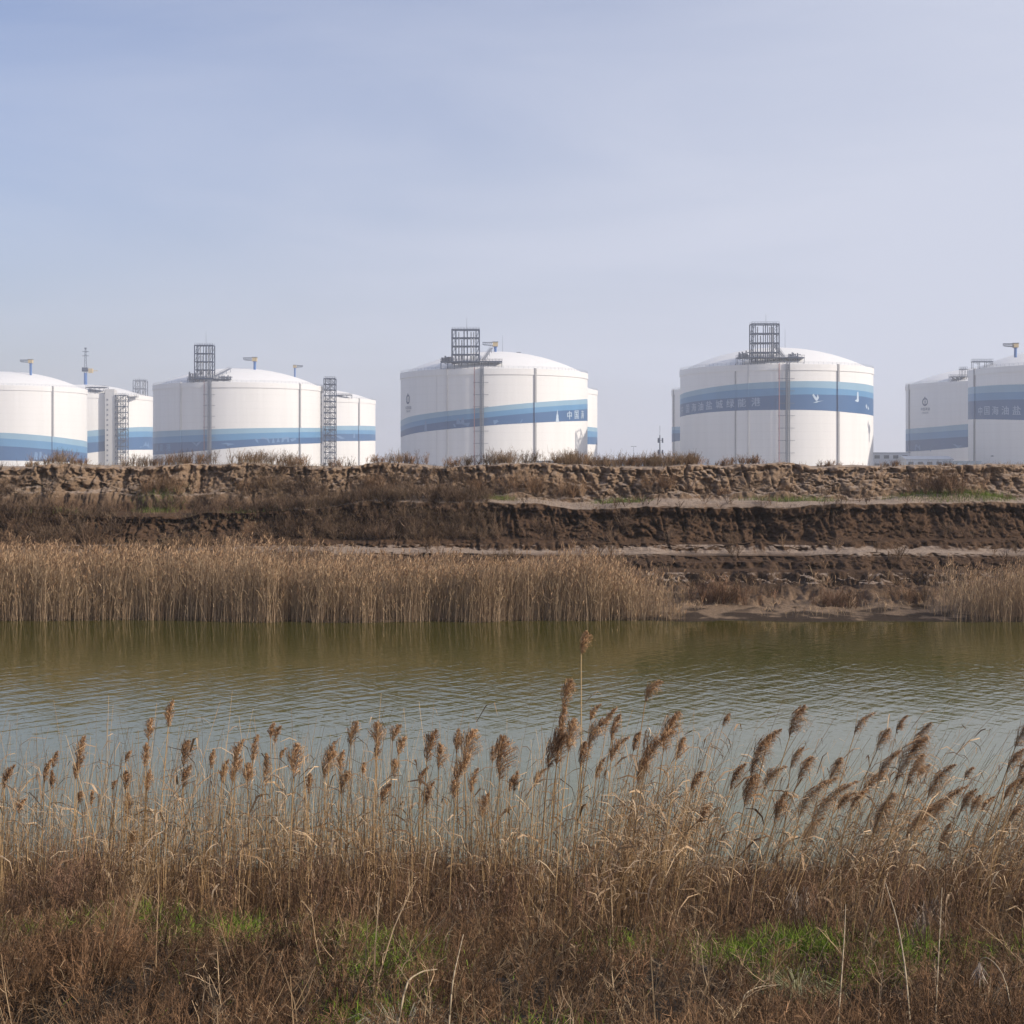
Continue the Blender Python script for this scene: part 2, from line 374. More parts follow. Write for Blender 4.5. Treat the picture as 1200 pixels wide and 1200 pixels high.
mb = MB(); mb.add([(-600, 21, 0), (600, 21, 0), (600, 64, 0), (-600, 64, 0)], [(0, 1, 2, 3)])
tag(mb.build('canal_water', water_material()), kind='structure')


# ------------------------------------------------------------------ storage tanks
R = 49.0; G0 = 5.0


class Tank:
    def __init__(s, name, label, xl=None, xr=None, D=None, zr=55, rise=11, dead=False):
        al = math.atan((xl - HX) / F) if xl is not None else None; ar = math.atan((xr - HX) / F) if xr is not None else None
        if al is not None and ar is not None: ph = (al + ar) / 2; D = R / math.sin((ar - al) / 2)
        elif al is not None: ph = al + math.asin(R / D)
        else: ph = ar - math.asin(R / D)
        s.c = np.array([D * math.sin(ph), D * math.cos(ph)]); s.zr = zr; s.rise = rise
        s.r = root('storage_tank', (s.c[0], s.c[1], G0), label, 'storage tank', 'white storage tanks with a blue painted band')
        n = 180; mb = MB()
        s.ring(mb, [(R, G0 - .3), (R, zr - 3.0)], n); s.wall = mb.build('wall', WHITE, s.r, True)
        mb = MB(); s.ring(mb, [(R + .02, zr - 3.0), (R + .35, zr - 3.0)], n); s.ring(mb, [(R + .35, zr - 3.0), (R + .35, zr)], n); s.ring(mb, [(R + .35, zr), (R - 2.2, zr + .05)], n)
        mb.build('ring_beam', WHITE, s.r, True)
        pts = []; a = R - 1.6; rs = (a * a + rise * rise) / (2 * rise)
        s.rs = rs
        for i in range(17):
            t = a * (1 - i / 16); pts.append((max(t, .01), zr + .1 + math.sqrt(rs * rs - t * t) - (rs - rise)))
        mb = MB(); s.ring(mb, pts, n); dm = mb.build('dome', DOMEP, s.r, True)
        # railing round the rim
        mb = MB(); m = 120
        for k in range(m):
            t0, t1 = 2 * math.pi * k / m, 2 * math.pi * (k + 1) / m
            for h in (.6, 1.15):
                mb.bar(s.at(t0, R, zr + h), s.at(t1, R, zr + h), .05, 3)
            mb.bar(s.at(t0, R, zr), s.at(t0, R, zr + 1.15), .06, 3)
        mb.build('railing', STEEL2, s.r)

    def ring(s, mb, prof, n, t0=0, t1=2 * math.pi, mi=0):
        v = []
        for r, z in prof:
            for k in range(n + 1):
                t = t0 + (t1 - t0) * k / n; v.append((s.c[0] + r * math.cos(t), s.c[1] + r * math.sin(t), z))
        f = []
        for j in range(len(prof) - 1):
            for k in range(n):
                a = j * (n + 1) + k; f.append((a, a + 1, a + n + 2, a + n + 1))
        mb.add(v, f, mi)

    def at(s, t, r, z):
        return np.array([s.c[0] + r * math.cos(t), s.c[1] + r * math.sin(t), z])

    def hit(s, x):
        """bearing of the photo column x -> angle on the wall and depth"""
        d = np.array([(x - HX) / F, 1.0]); A = d @ d; B = -2 * d @ s.c; Cc = s.c @ s.c - R * R
        q = B * B - 4 * A * Cc
        t = (-B - math.sqrt(max(q, 0))) / (2 * A); p = d * t - s.c
        return math.atan2(p[1], p[0]), t

    def zat(s, x, y):
        th, t = s.hit(x); return EYE + (HY - y) / F * t

    def dome_z(s, p):
        r = math.hypot(p[0] - s.c[0], p[1] - s.c[1]); return s.zr + .1 + math.sqrt(max(s.rs ** 2 - r * r, 0)) - (s.rs - s.rise) if r < R - 1.6 else s.zr

    def band(s, rows):
        """rows: (x, top, mid, dark, bottom) in photo pixels, left to right"""
        T = []; Z = []
        for row in rows:
            th, t = s.hit(row[0]); T.append(th); Z.append([EYE + (HY - y) / F * t for y in row[1:]])
        T = np.array(T); Z = np.array(Z); o = np.argsort(T); T = T[o]; Z = Z[o]
        T = np.append(T, T[0] + 2 * math.pi); Z = np.vstack([Z, Z[:1]])
        s.T, s.Z = T, Z
        ts = np.linspace(T[0], T[-1], 260); zz = np.stack([np.interp(ts, T, Z[:, i]) for i in range(4)], 1)
        kk = np.ones(9) / 9; zz = np.stack([np.convolve(np.pad(zz[:, i], 4, 'edge'), kk, 'valid') for i in range(4)], 1)
        mb = MB()
        v = [s.at(t, R + .05, z) for t, r in zip(ts, zz) for z in r]
        for i in range(3):
            mb.add(v, [(4 * j + i, 4 * j + 4 + i, 4 * j + 5 + i, 4 * j + 1 + i)[::-1] for j in range(len(ts) - 1)], i)
        mb.build('painted_band', [B_L, B_M, B_D], s.r, True)

    def zb(s, th, i):
        while th < s.T[0]: th += 2 * math.pi
        return float(np.interp(th, s.T, s.Z[:, i]))

    def decal(s, name, x, y, polys, m, rr=.12, par=None):
        """flat painted shapes, (u, v) in metres round the photo point x, y"""
        th, t = s.hit(x); z0 = EYE + (HY - y) / F * t; mb = MB()
        for P in polys:
            mb.add([s.at(th + u / R, R + rr, z0 + v) for u, v in P], [tuple(range(len(P)))])
        return mb.build(name, m, s.r)

    def text(s, items, m, h, name='lettering', bold=.06):
        """items: (string, x, y) centred"""
        for st, x, y in items:
            th, t = s.hit(x); z0 = EYE + (HY - y) / F * t
            cu = bpy.data.curves.new('lettering_curve', 'FONT'); cu.body = st; cu.size = 1; cu.resolution_u = 2
            ob = bpy.data.objects.new('lettering_curve', cu); C.objects.link(ob)
            me = bpy.data.meshes.new_from_object(ob.evaluated_get(bpy.context.evaluated_depsgraph_get()))
            co = np.zeros(len(me.vertices) * 3); me.vertices.foreach_get('co', co); co = co.reshape(-1, 3)
            fc = [tuple(p.vertices) for p in me.polygons]
            bpy.data.objects.remove(ob); bpy.data.curves.remove(cu); bpy.data.meshes.remove(me)
            if not len(co): continue
            lo, hi = co.min(0), co.max(0); sc = h / (hi[1] - lo[1]); c = (lo + hi) / 2; mb = MB()
            for q in (0, -1, 1):
              vs = []
              for p in co:
                u, v = (p[0] - c[0]) * sc + q * bold * h / 4, (p[1] - c[1]) * sc
                dz = s.zb(th + u / R, 2) - s.zb(th, 2) if name == 'lettering' else 0
                vs.append(s.at(th + u / R, R + .14 + .012 * q, z0 + v + dz))
              mb.add(vs, fc)
            mb.build(name, m, s.r)

    def pilaster(s, *xsx, w=.5, d=.7, m=None):
        """vertical rib on the wall; the painted band runs over it"""
        for x in xsx:
            th, t = s.hit(x); mb = MB(); c, sn = math.cos(th), math.sin(th)
            bz = [s.zb(th, i) for i in (3, 2, 1, 0)]; cuts = [G0] + bz + [s.zr + .3]
            for n, (za, zb_) in enumerate(zip(cuts[:-1], cuts[1:])):
                v = []
                for z in (za, zb_):
                    for a, r in ((-w, R - .3), (w, R - .3), (w, R + d), (-w, R + d)): v.append((s.c[0] + r * c - a * sn, s.c[1] + r * sn + a * c, z))
                mb.add(v, [(0, 1, 5, 4), (1, 2, 6, 5), (2, 3, 7, 6), (3, 0, 4, 7)], (0, 3, 2, 1, 0)[n])
            mb.build('pilaster', [m or GREYD, B_L, B_M, B_D], s.r)

    def riser(s, xa, xb):
        """red water riser and caged ladder with their brackets"""
        ta, tb = s.hit(xa)[0], s.hit(xb)[0]
        mb = MB(); mb.bar(s.at(ta, R + 1.3, G0), s.at(ta, R + 1.3, s.zr + .5), .2, 6); pr = mb.build('riser_pipe', REDP, s.r)
        mb = MB(); z = G0
        for o in (-.75, .75):
            for q in (.5, 1.9):
                mb.bar(s.at(tb + o / R, R + q, G0), s.at(tb + o / R, R + q, s.zr + 1.5), .2, 4)
        while z < s.zr:
            for o in (-.8, .8): mb.bar(s.at(tb + o / R, R + .5, z), s.at(tb + o / R, R + 1.9, z), .06, 3)
            for q in (.5, 1.9): mb.bar(s.at(tb - .8 / R, R + q, z), s.at(tb + .8 / R, R + q, z), .07, 3)
            mb.bar(s.at(tb - .8 / R, R + 1.9, z), s.at(tb + .8 / R, R + 1.9, z + .9), .06, 3)
            z += .9
        mb.bar(s.at(tb, R + 1.0, G0), s.at(tb, R + 1.0, s.zr + 1), .28, 6)
        mb.build('caged_ladder', GALV, s.r)
        z = s.zr - 7
        while z > G0:
            mb = MB(); mb.bar(s.at(ta - .6 / R, R + 1.3, z), s.at(tb + 3.2 / R, R + 1.3, z), .13, 4)
            for q in (ta, tb, tb + 2.8 / R): mb.bar(s.at(q, R, z), s.at(q, R + 1.5, z), .1, 4)
            z -= 6
            mb.build('bracket', GALV, s.r)

    def platform(s, x0, x1, ytop, d0=None, depth=5.5, rail=True, name='roof_platform', legs=True):
        dd = d0 if d0 else s.hit((x0 + x1) / 2)[1] + 1.5
        X0, X1 = (x0 - HX) / F * dd, (x1 - HX) / F * dd; z = EYE + (HY - ytop) / F * dd
        mb = MB(); mb.box((X0, dd, z - .45), (X1, dd + depth, z))
        n = max(2, int((X1 - X0) / 3.2))
        if legs:
            for k in range(n + 1):
                for y in (dd + .2, dd + depth - .2):
                    xx = X0 + .2 + (X1 - X0 - .4) * k / n; mb.bar((xx, y, min(z, s.dome_z((xx, y)) - .2)), (xx, y, z), .15)
                    if k < n and k % 2 == 0: mb.bar((xx, y, z), (xx + (X1 - X0) / n, y, z - 1.6), .08)
        pf = mb.build(name, STEEL, s.r)
        if rail:
            mb = MB(); m = max(3, int((X1 - X0) / 1.6))
            for y in (dd, dd + depth):
                for h in (.55, 1.1): mb.bar((X0, y, z + h), (X1, y, z + h), .05, 3)
                for k in range(m + 1): mb.bar((X0 + (X1 - X0) * k / m, y, z), (X0 + (X1 - X0) * k / m, y, z + 1.15), .055, 3)
            for xx in (X0, X1):
                mb.bar((xx, dd, z + 1.1), (xx, dd + depth, z + 1.1), .05, 3)
            sub('railing', mb, STEEL, pf)
        return pf, X0, X1, dd, z

    def clutter(s, x0, x1, y0, h, dd, n, par=None):
        """pump heads, valves and pipes on a platform"""
        mb = MB(); z = EYE + (HY - y0) / F * dd
        for k in range(n):
            X = ((x0 + (x1 - x0) * (k + .5) / n) - HX) / F * dd; hh = h * random.uniform(.6, 1.1); yy = dd + random.uniform(1, 5)
            mb.bar((X, yy, z - 1), (X, yy, z + hh), random.uniform(.25, .5), 7)
            if k % 2: mb.bar((X, yy, z + hh * .7), (X + random.uniform(1, 2.2), yy, z + hh * .7), .2, 6)
        mb.bar((((x0 - HX) / F) * dd, dd + 3, z + .6), (((x1 - HX) / F) * dd, dd + 3, z + .6), .35, 7)
        mb.build('valve_pipework', random.choice([GALV, STEEL]), s.r)

    def frame(s, x0, x1, ytop, ybot, cols=(0, .16, .44, .58, .9, 1), levels=4, depth=6.5, dd=None, tower=False, pole=None, name='pump_frame', mt=None):
        dd = dd or s.hit((x0 + x1) / 2)[1] + 4
        X0, X1 = (x0 - HX) / F * dd, (x1 - HX) / F * dd; z0 = EYE + (HY - ybot) / F * dd; z1 = EYE + (HY - ytop) / F * dd
        mb = lattice(X0, X1, dd, depth, z0, z1, cols, levels)
        fr = mb.build(name, mt or STEEL, s.r)
        mb = MB(); W = X1 - X0
        for u in (.25, .36, .70, .80):
            mb.bar((X0 + W * u, dd + depth * .5, z0 - 1), (X0 + W * u, dd + depth * .5, z1 - (z1 - z0) * (.06 if u != .36 else .3)), .3, 6)
            mb.bar((X0 + W * u, dd + depth * .5, z0 + 2), (X0 + W * u, dd + depth * .5, z0 + 4), .55, 6)
        sub('pipe', mb, STEEL2, fr)
        mb = MB(); m = max(4, int(W / 1.4))
        for y in (dd, dd + depth):
            mb.bar((X0, y, z1 + 1.1), (X1, y, z1 + 1.1), .05, 3)
            for k in range(m + 1): mb.bar((X0 + W * k / m, y, z1), (X0 + W * k / m, y, z1 + 1.15), .06, 3)
        sub('railing', mb, STEEL, fr)
        if pole:
            mb = MB(); xx = (pole[0] - HX) / F * dd; mb.bar((xx, dd, z1 - 2), (xx, dd, EYE + (HY - pole[1]) / F * dd), .12, 5, w2=.05); mb.build('lightning_rod', GALV, s.r)
        return fr

    def crane(s, x, ybase, ytop, boom=-1, dd=None, sc=1.0):
        dd = dd or s.c[1] - 12
        X = (x - HX) / F * dd; z0 = EYE + (HY - ybase) / F * dd - 2; z1 = EYE + (HY - ytop) / F * dd
        mb = MB(); mb.bar((X, dd, z0), (X, dd, z1 - 2.2 * sc), .75 * sc, 8); mb.bar((X, dd, z1 - 2.6 * sc), (X, dd, z1 - 2.2 * sc), 1.1 * sc, 8)
        cr = mb.build('crane', BLUEP, s.r)
        mb = MB(); a = X - 1.3 * sc; mb.box((a, dd - 1.3, z1 - 2.2 * sc), (a + 2.6 * sc, dd + 1.3, z1)); mb.box((a - .2, dd - 1.5, z1), (a + 2.8 * sc, dd + 1.5, z1 + .2), 1)
        sub('crane_cab', mb, [YEL, STEEL], cr)
        mb = MB(); xb = X + boom * 1.3 * sc; xe = xb + boom * 5.2 * sc
        for y in (dd - .7, dd + .7):
            mb.bar((xb, y, z1 - .1), (xe, y, z1 - .1), .14); mb.bar((xb, y, z1 - 1.9 * sc), (xe, y, z1 - 1.2 * sc), .14)
            for k in range(5):
                u, v = k / 5, (k + 1) / 5
                mb.bar((xb + (xe - xb) * u, y, z1 - 1.9 * sc), (xb + (xe - xb) * v, y, z1 - .1), .08)
                mb.bar((xb + (xe - xb) * v, y, z1 - 1.3 * sc), (xb + (xe - xb) * v, y, z1 - .1), .08)
        mb.bar((xe, dd - .7, z1 - .1), (xe, dd + .7, z1 - .1), .14)
        sub('crane_boom', mb, STEEL, cr)

    def stair(s, x0, y0, x1, y1, dd=None):
        """inclined roof stair climbing the dome"""
        dd = dd or s.hit(x0)[1] + 5
        a = px(x0, y0, dd); b = px(x1, y1, dd + 14); mb = MB()
        for o in (-.6, .6):
            d = np.array([o, 0, 0]); mb.bar(a + d, b + d, .16); mb.bar(a + d + (0, 0, 1.1), b + d + (0, 0, 1.1), .06)
        n = 24
        for k in range(n + 1):
            p = a + (b - a) * k / n; mb.bar(p - (.6, 0, 0), p + (.6, 0, 0), .1)
            if k % 2 == 0:
                for o in (-.6, .6): mb.bar(p + (o, 0, 0), p + (o, 0, 1.1), .05)
            if k % 6 == 0: mb.bar(p - (0, 0, 2.5), p, .14)
        mb.build('roof_stair', GALV, s.r)

    def rod(s, x, ytop, ybase, dd=None):
        dd = dd or s.c[1] - 10; mb = MB(); mb.bar(px(x, ybase + 4, dd), px(x, ytop, dd), .11, 5, w2=.05); mb.build('lightning_rod', GALV, s.r)

    def logo(s, x, y, D, m=INK):
        P = []
        for k in range(28):          # ring
            a, b = 2 * math.pi * k / 28, 2 * math.pi * (k + 1) / 28
            w = .19 if 4 < k % 28 < 24 else .14
            P.append([(D / 2 * math.cos(a), D / 2 * math.sin(a)), (D / 2 * math.cos(b), D / 2 * math.sin(b)), (D * (.5 - w) * math.cos(b), D * (.5 - w) * math.sin(b)), (D * (.5 - w) * math.cos(a), D * (.5 - w) * math.sin(a))])
        P.append([(-.06 * D, -.5 * D), (.05 * D, -.5 * D), (.13 * D, .02 * D), (.03 * D, .42 * D), (-.04 * D, .1 * D)])
        P.append([(-.16 * D, .44 * D), (.16 * D, .44 * D), (.0, .66 * D)])
        s.decal('emblem', x, y, P, m)


def lattice(X0, X1, dd, depth, z0, z1, cols, levels, diag=True, t=.29):
    mb = MB(); W = X1 - X0
    for y in (dd, dd + depth):
        for u in cols: mb.bar((X0 + W * u, y, z0), (X0 + W * u, y, z1), t * (1.25 if u in (0, 1) else .9))
        for k in range(levels + 1):
            z = z0 + (z1 - z0) * k / levels; mb.bar((X0, y, z), (X1, y, z), t * 1.2)
        if diag:
            for k in range(levels):
                za, zb = z0 + (z1 - z0) * k / levels, z0 + (z1 - z0) * (k + 1) / levels
                for u, v in ((cols[0], cols[1]), (cols[-2], cols[-1])):
                    mb.bar((X0 + W * u, y, za), (X0 + W * v, y, zb), t * .45)
                    if len(cols) < 4: mb.bar((X0 + W * v, y, za), (X0 + W * u, y, zb), t * .45)
    for k in range(levels + 1):
        z = z0 + (z1 - z0) * k / levels
        for u in (cols[0], cols[len(cols) // 2], cols[-1]): mb.bar((X0 + W * u, dd, z), (X0 + W * u, dd + depth, z), t)
    return mb


# --- the two nearest big tanks, then their neighbours and the ones half hidden behind
t4 = Tank('t', 'white tank right of centre, Chinese lettering and white birds on its high blue band', 797, 1023.5, zr=56.2, rise=11.4)
t4.band([(798, 462.5, 468, 474, 488.5), (812, 458, 464, 470.8, 485.5), (835, 453.8, 460, 468, 482.8), (860, 450.5, 457, 466.3, 481.3), (885, 448.6, 456, 464.8, 480.6), (914, 447, 454.5, 463, 480.3),
         (945, 446.6, 454, 462, 480.3), (972, 446.8, 455, 462.6, 481.4), (1000, 448.6, 457, 463.5, 484), (1022, 452, 460.5, 467, 487)])
t4.pilaster(982); t4.pilaster(862, w=.3, d=.3); t4.pilaster(877, w=.3, d=.4, m=GREYC)
t4.riser(913, 923)
s_ = 13.5
t4.text([(c, x, y) for c, x, y in (('中', 799.8, 480.5), ('国', 806, 479), ('海', 813.3, 477.5), ('油', 821.3, 476.3), ('盐', 831, 474.8), ('城', 843, 473.7), ('绿', 855.8, 472.8), ('能', 869.5, 472), ('港', 885.8, 471))], LET, 4.1)
BIRD = [[(-1.8, 2.2), (-.6, .2), (.2, -.6), (.9, -.2), (.6, .8), (-.4, 1.8), (-1.2, 3)], [(.9, 2.8), (.3, .4), (.9, -.3), (1.6, 1.0)], [(-1.6, -1.5), (.2, -.8), (4.2, -.3), (1.6, -.9), (.3, -1.4)]]
t4.decal('painted_bird', 956, 468.5, BIRD, SIL)
t4.decal('painted_bird', 1005, 466, [[(-.5, 2.8), (.5, 3), (.9, -1.5), (.2, -2.2), (-.9, -1.6)], [(-2.6, -1.6), (-.5, -.6), (.6, -1.9), (-.4, -2.2)]], SIL)
t4.decal('painted_bird', 1016, 477, [[(-2, .5), (-1, 1.6), (0, -.6), (-.8, -.9)], [(.6, 1.0), (2.6, -.9), (1.3, -1.5)]], SIL)
t4.frame(881, 913, 379.5, 424, (0, .13, .5, .58, .8, 1), 4, pole=(897.5, 368))
t4.platform(864, 943, 418.5); t4.clutter(866, 880, 418, 3.0, t4.hit(872)[1] + 1.5, 8); t4.clutter(925, 937, 419, 3.2, t4.hit(930)[1] + 1.5, 6)
t4.stair(918, 418, 907, 404); t4.rod(920, 385, 410)

t3 = Tank('t', 'white tank left of centre, band rising to the right, dark emblem near its left edge', 469.5, 688.5, zr=55.1, rise=11.7)
t3.band([(470.5, 493, 500, 506, 512.5), (480, 488.5, 495.5, 501.5, 509), (495, 485.5, 492, 498, 506.2), (524, 481.8, 487.5, 493.8, 503), (565, 477.8, 483.5, 490, 499.3), (590, 475, 481, 487, 497.3),
         (627, 471.6, 477.5, 483.6, 495.4), (660, 469.2, 475, 481, 493.8), (688, 467.3, 473, 479, 493)])
t3.pilaster(627); t3.pilaster(524, w=.35, m=GREYC); t3.pilaster(512, w=.12, d=.1, m=GREYC)
t3.riser(556.5, 565)
t3.text([('中', 667.3, 486.5), ('国', 675.5, 486), ('海', 682.3, 485.8)], SIL, 4.2)
t3.logo(478.2, 468, 5.0)
t3.text([('中国海油', 478.5, 477.8)], INK, 1.8, 'emblem_caption'); t3.text([('CNOOC', 478.5, 482)], INK, 1.0, 'emblem_caption')
t3.decal('painted_lighthouse', 653, 489, [[(-1.1, -2.4), (1.1, -2.4), (.5, 1.6), (-.5, 1.6)], [(-.35, 1.7), (.35, 1.7), (.1, 3.6), (-.1, 3.6)]], SIL)
t3.decal('painted_lighthouse', 499, 499.5, [[(-1.1, -2.4), (1.1, -2.4), (.4, 2.8), (-.4, 2.8)]], SILD)
t3.decal('painted_ship', 600, 495, [[(-9, -1.0), (4.5, -.2), (5.5, 1.6), (2.5, 1.2), (-7, .6), (-7.2, 1.3), (-9.4, 1.0)]], SILD)
t3.decal('painted_ship', 541, 497.5, [[(-4, -1.2), (3.6, -1.0), (4.4, .9), (1.5, .7), (1.2, 3.4), (.2, 3.5), (-.4, .8), (-1.6, 3.2), (-2.4, 3.1), (-2.8, .4), (-4.6, .3)]], SILD)
t3.frame(529.5, 561.5, 386, 425, (0, .14, .44, .56, .88, 1), 4, pole=(547, 372))
t3.platform(516, 588.5, 423); t3.clutter(517, 530, 422.5, 2.6, t3.hit(522)[1] + 1.5, 7)
t3.stair(566, 422, 576, 408); t3.crane(580.5, 414, 401, -1, t3.c[1] - 14); t3.rod(589, 393, 413)
mb = MB(); p = px(608, 415, t3.c[1]); mb.bar(p - (0, 0, 2), p, .9, 8); mb.bar(p, p + (0, 0, 1.0), 1.3, 8); mb.build('roof_vent', GALV, t3.r)

t2 = Tank('t', 'white domed tank between the two lattice stair towers, band low on its wall', 179.3, 378.2, zr=53.6, rise=10.6)
t2.band([(180, 506, 513, 520, 533), (200, 504.8, 511.5, 518.8, 532), (240, 503.4, 509.5, 517.4, 528), (270, 502.3, 508.5, 516, 525.2), (300, 501.7, 507.5, 514.6, 522.8), (340, 501.3, 506.5, 513, 520.4), (377, 501.5, 506, 512.5, 519.2)])
t2.pilaster(351); t2.pilaster(212, w=.4, m=GREYC)
t2.riser(240.3, 246.3)
t2.text([('绿', 184, 525), ('能', 189.5, 524.5), ('港', 197.5, 524)], B_M, 4.0)
t2.decal('painted_skyline', 324, 516.2, [[(-13, 1.4), (-12, -.6), (-10.6, -1.7), (-11, .4)], [(-9, 1.8), (-5, 1.2), (-4, -1.4), (-4.6, -1.4), (-6, .6), (-9, .9)], [(-3, -1.4), (-2, 2), (-1, -1.4)], [(0, -1.0), (1, 2.1), (2, -.9)],
                                        [(3, -1), (3.4, 1.6), (8, 2.2), (8.2, -.8), (7, -.8), (6.6, 1), (5, .6), (4.2, -.9)], [(9, .9), (13, 1.8), (13.6, .8), (10, -.6)]], SILD)
t2.decal('painted_bird', 267, 521, [[(-4, .3), (-1, 1), (4, .3), (1, -.3), (0, -1), (-.6, .1)]], SILD)
t2.decal('painted_crane_bird', 230, 519, [[(-3, .8), (-.6, 0), (0, -1.4), (.6, 0), (3.4, 1.3), (3.2, .6), (.4, -2)]], SILD)
t2.frame(228, 249, 404.5, 443, (0, .2, .5, .66, .86, 1), 4, pole=(241.5, 388))
t2.platform(219, 270, 443.5); t2.clutter(219, 230, 443, 3.4, t2.hit(225)[1] + 1.5, 8); t2.clutter(255, 270, 443, 1.8, t2.hit(262)[1] + 1.5, 6)
t2.stair(252, 441, 270, 432); t2.crane(298.5, 434, 419, -1, t2.c[1] - 14)

t1 = Tank('t', 'leftmost white domed tank, small blue and yellow crane on its dome', None, 102.3, D=1036, zr=56.4, rise=11)
t1.band([(-60, 508, 513.5, 524, 542), (0, 506.8, 513.5, 522.5, 539.6), (30, 508.6, 515.5, 524.2, 540), (61, 511.5, 518, 526.8, 540.6), (85, 514.6, 521.5, 529, 542), (102, 517.8, 524.5, 531.5, 543.5)])
t1.pilaster(61.5, -30)
t1.crane(36, 440, 421.5, -1, t1.c[1] - 16)
t1.decal('painted_skyline', 47, 535, [[(-4, -1.8), (-3.4, 2.6), (-2.6, 2.8), (-1.6, 2.2), (-1.4, -1.8)], [(-.6, -1.8), (-.4, 2.9), (.9, 3), (1.2, -1.8)], [(2, -1.8), (2.4, 1.2), (4.6, 1.0), (5, -1.8)]], SILD)
t1.platform(-40, -10, 442)

t5 = Tank('t', 'rightmost white domed tank, cut off by the picture edge, with Chinese lettering on its band', 1134.5, None, D=826, zr=55.6, rise=11)
t5.band([(1135, 454.5, 462, 470.5, 491.3), (1145, 453, 461, 469.6, 491.2), (1160, 451.8, 460, 468.8, 491.3), (1180, 450.8, 459.5, 468.2, 491.8), (1200, 450.4, 459, 468, 492.3), (1260, 450, 458.5, 468, 494), (1340, 451, 459, 468, 494)])
t5.pilaster(1142.5)
t5.text([('中', 1149, 481.6), ('国', 1156.7, 481.2), ('海', 1166.5, 481), ('油', 1178, 480.8), ('盐', 1191.5, 480.8), ('城', 1207, 481)], LET, 4.3)
t5.platform(1140, 1164, 423.2, depth=3); t5.crane(1190, 414, 402.5, -1, t5.c[1] - 34, .9); t5.riser(1232, 1240)
t5.decal('painted_mark', 1163, 534.5, [[(-1.6, 0), (0, .4), (1.6, 0), (0, -.3)]], GALV)

t1b = Tank('t', 'partly shaded white tank behind the leftmost one, seen behind a lattice stair tower', None, 179.7, D=1150, zr=57.2, rise=8.5)
t1b.band([(97, 505.5, 512, 519, 531.5), (105, 504.7, 511.6, 518.6, 530.8), (123, 503, 510, 517.3, 528.3), (145, 501.2, 506, 512.8, 527.3), (165, 500.3, 505.5, 512, 527), (179, 500.4, 505.6, 512, 527)])
t1b.decal('painted_skyline', 171, 523, [[(-9, -1.2), (-7, 0), (-5, -.6), (-3, .9), (0, 3.5), (1, .8), (3, 1.6), (3.6, 4.2), (4.4, 1), (6, -1.2)]], SILD)
t1b.platform(100, 123, 453.5, depth=10); t1b.platform(130, 160, 464.5, depth=6); t1b.frame(156, 170.5, 446, 465, (0, .33, .6, 1), 2, dd=t1b.hit(163)[1] + 10, pole=(163, 441), mt=GALV)
mb = MB(); dd = t1b.hit(128)[1] - 6; a = px(123, 456, dd); b = px(134, 545, dd); mb.box((a[0], dd, G0), (b[0], dd + 7, a[2]))
for k in range(14): mb.box((a[0] + 1.2, dd - .15, G0 + 3.5 * k + 2), (a[0] + 2.2, dd, G0 + 3.5 * k + 3.2), 1)
mb.build('stair_shaft', [GREYC, GALV], t1b.r)

t2b = Tank('t', 'sunlit white tank half hidden behind the taller lattice stair tower', None, 440, D=1175, zr=57.0, rise=9)
t2b.band([(370, 499.5, 504, 508.5, 517.5), (395, 499, 504, 508.4, 517), (420, 498.8, 504, 508.5, 516.8), (439, 499.3, 504.3, 509, 516.4)])
t2b.pilaster(420.5); t2b.platform(394, 412, 462.5, depth=5); t2b.crane(345.5, 442, 428, 1, t2b.c[1] - 10, .9)
t2b.decal('painted_bird', 398, 512.6, [[(-3, 1), (0, 1.4), (2, .2), (4.4, -.6), (1, -1.2), (-1, -.4)]], SILD); t2b.decal('painted_bird', 415, 511, [[(-1, -1.5), (1, -1.2), (.4, 2.4), (-.4, 2.2)]], SILD)

t3b = Tank('t', 'white tank almost wholly hidden, a thin strip showing right of the tank left of centre', None, 700, D=1005, zr=56.2, rise=10)
t3b.band([(640, 500, 505, 512, 521), (689, 500, 505, 512, 520.6), (695, 500.8, 505.6, 512, 520.8), (700, 501.6, 506, 512.5, 521)])
t4b = Tank('t', 'white tank almost wholly hidden, a thin strip showing left of the lettered tank', 787.3, None, D=1010, zr=56.2, rise=10)
t4b.band([(788, 500.4, 504, 508, 518), (797, 500, 504, 507.6, 516.5), (840, 500, 504, 508, 516)]); t4b.pilaster(790, w=.6)
t5a = Tank('t', 'shaded white tank behind the rightmost one, dark emblem above its blue band', 1061.3, None, D=985, zr=56.8, rise=10.5)
t5a.band([(1062, 503.2, 508.5, 516.8, 529.4), (1080, 501.6, 507.5, 515.2, 528.4), (1100, 500, 506, 513.8, 527), (1133, 497, 503.5, 511.7, 524.2), (1180, 494, 500, 508, 520)])
t5a.pilaster(1066); t5a.logo(1084, 471, 5.0)
t5a.text([('中国海油', 1084.3, 479.3)], INK, 1.9, 'emblem_caption'); t5a.text([('CNOOC', 1084.3, 483.8)], INK, 1.1, 'emblem_caption')
t5a.decal('painted_ship', 1106, 524, [[(-10, -2.4), (9, -.6), (12, .6), (6, 1.9), (0, 2.4), (-6, 1.5), (-10, -.4)]], SILD)
t5a.decal('painted_building', 1075, 524, [[(-3, -2), (3.6, -2), (3, 1.4), (1, .2), (-1, 2.0), (-2.6, 1)]], SILD)
t5a.platform(1114, 1133, 441, depth=4); t5a.platform(1126, 1134, 432, depth=4, d0=t5a.hit(1130)[1] + 6); t5a.clutter(1116, 1132, 446, 2.6, t5a.hit(1124)[1] + 1.5, 7)


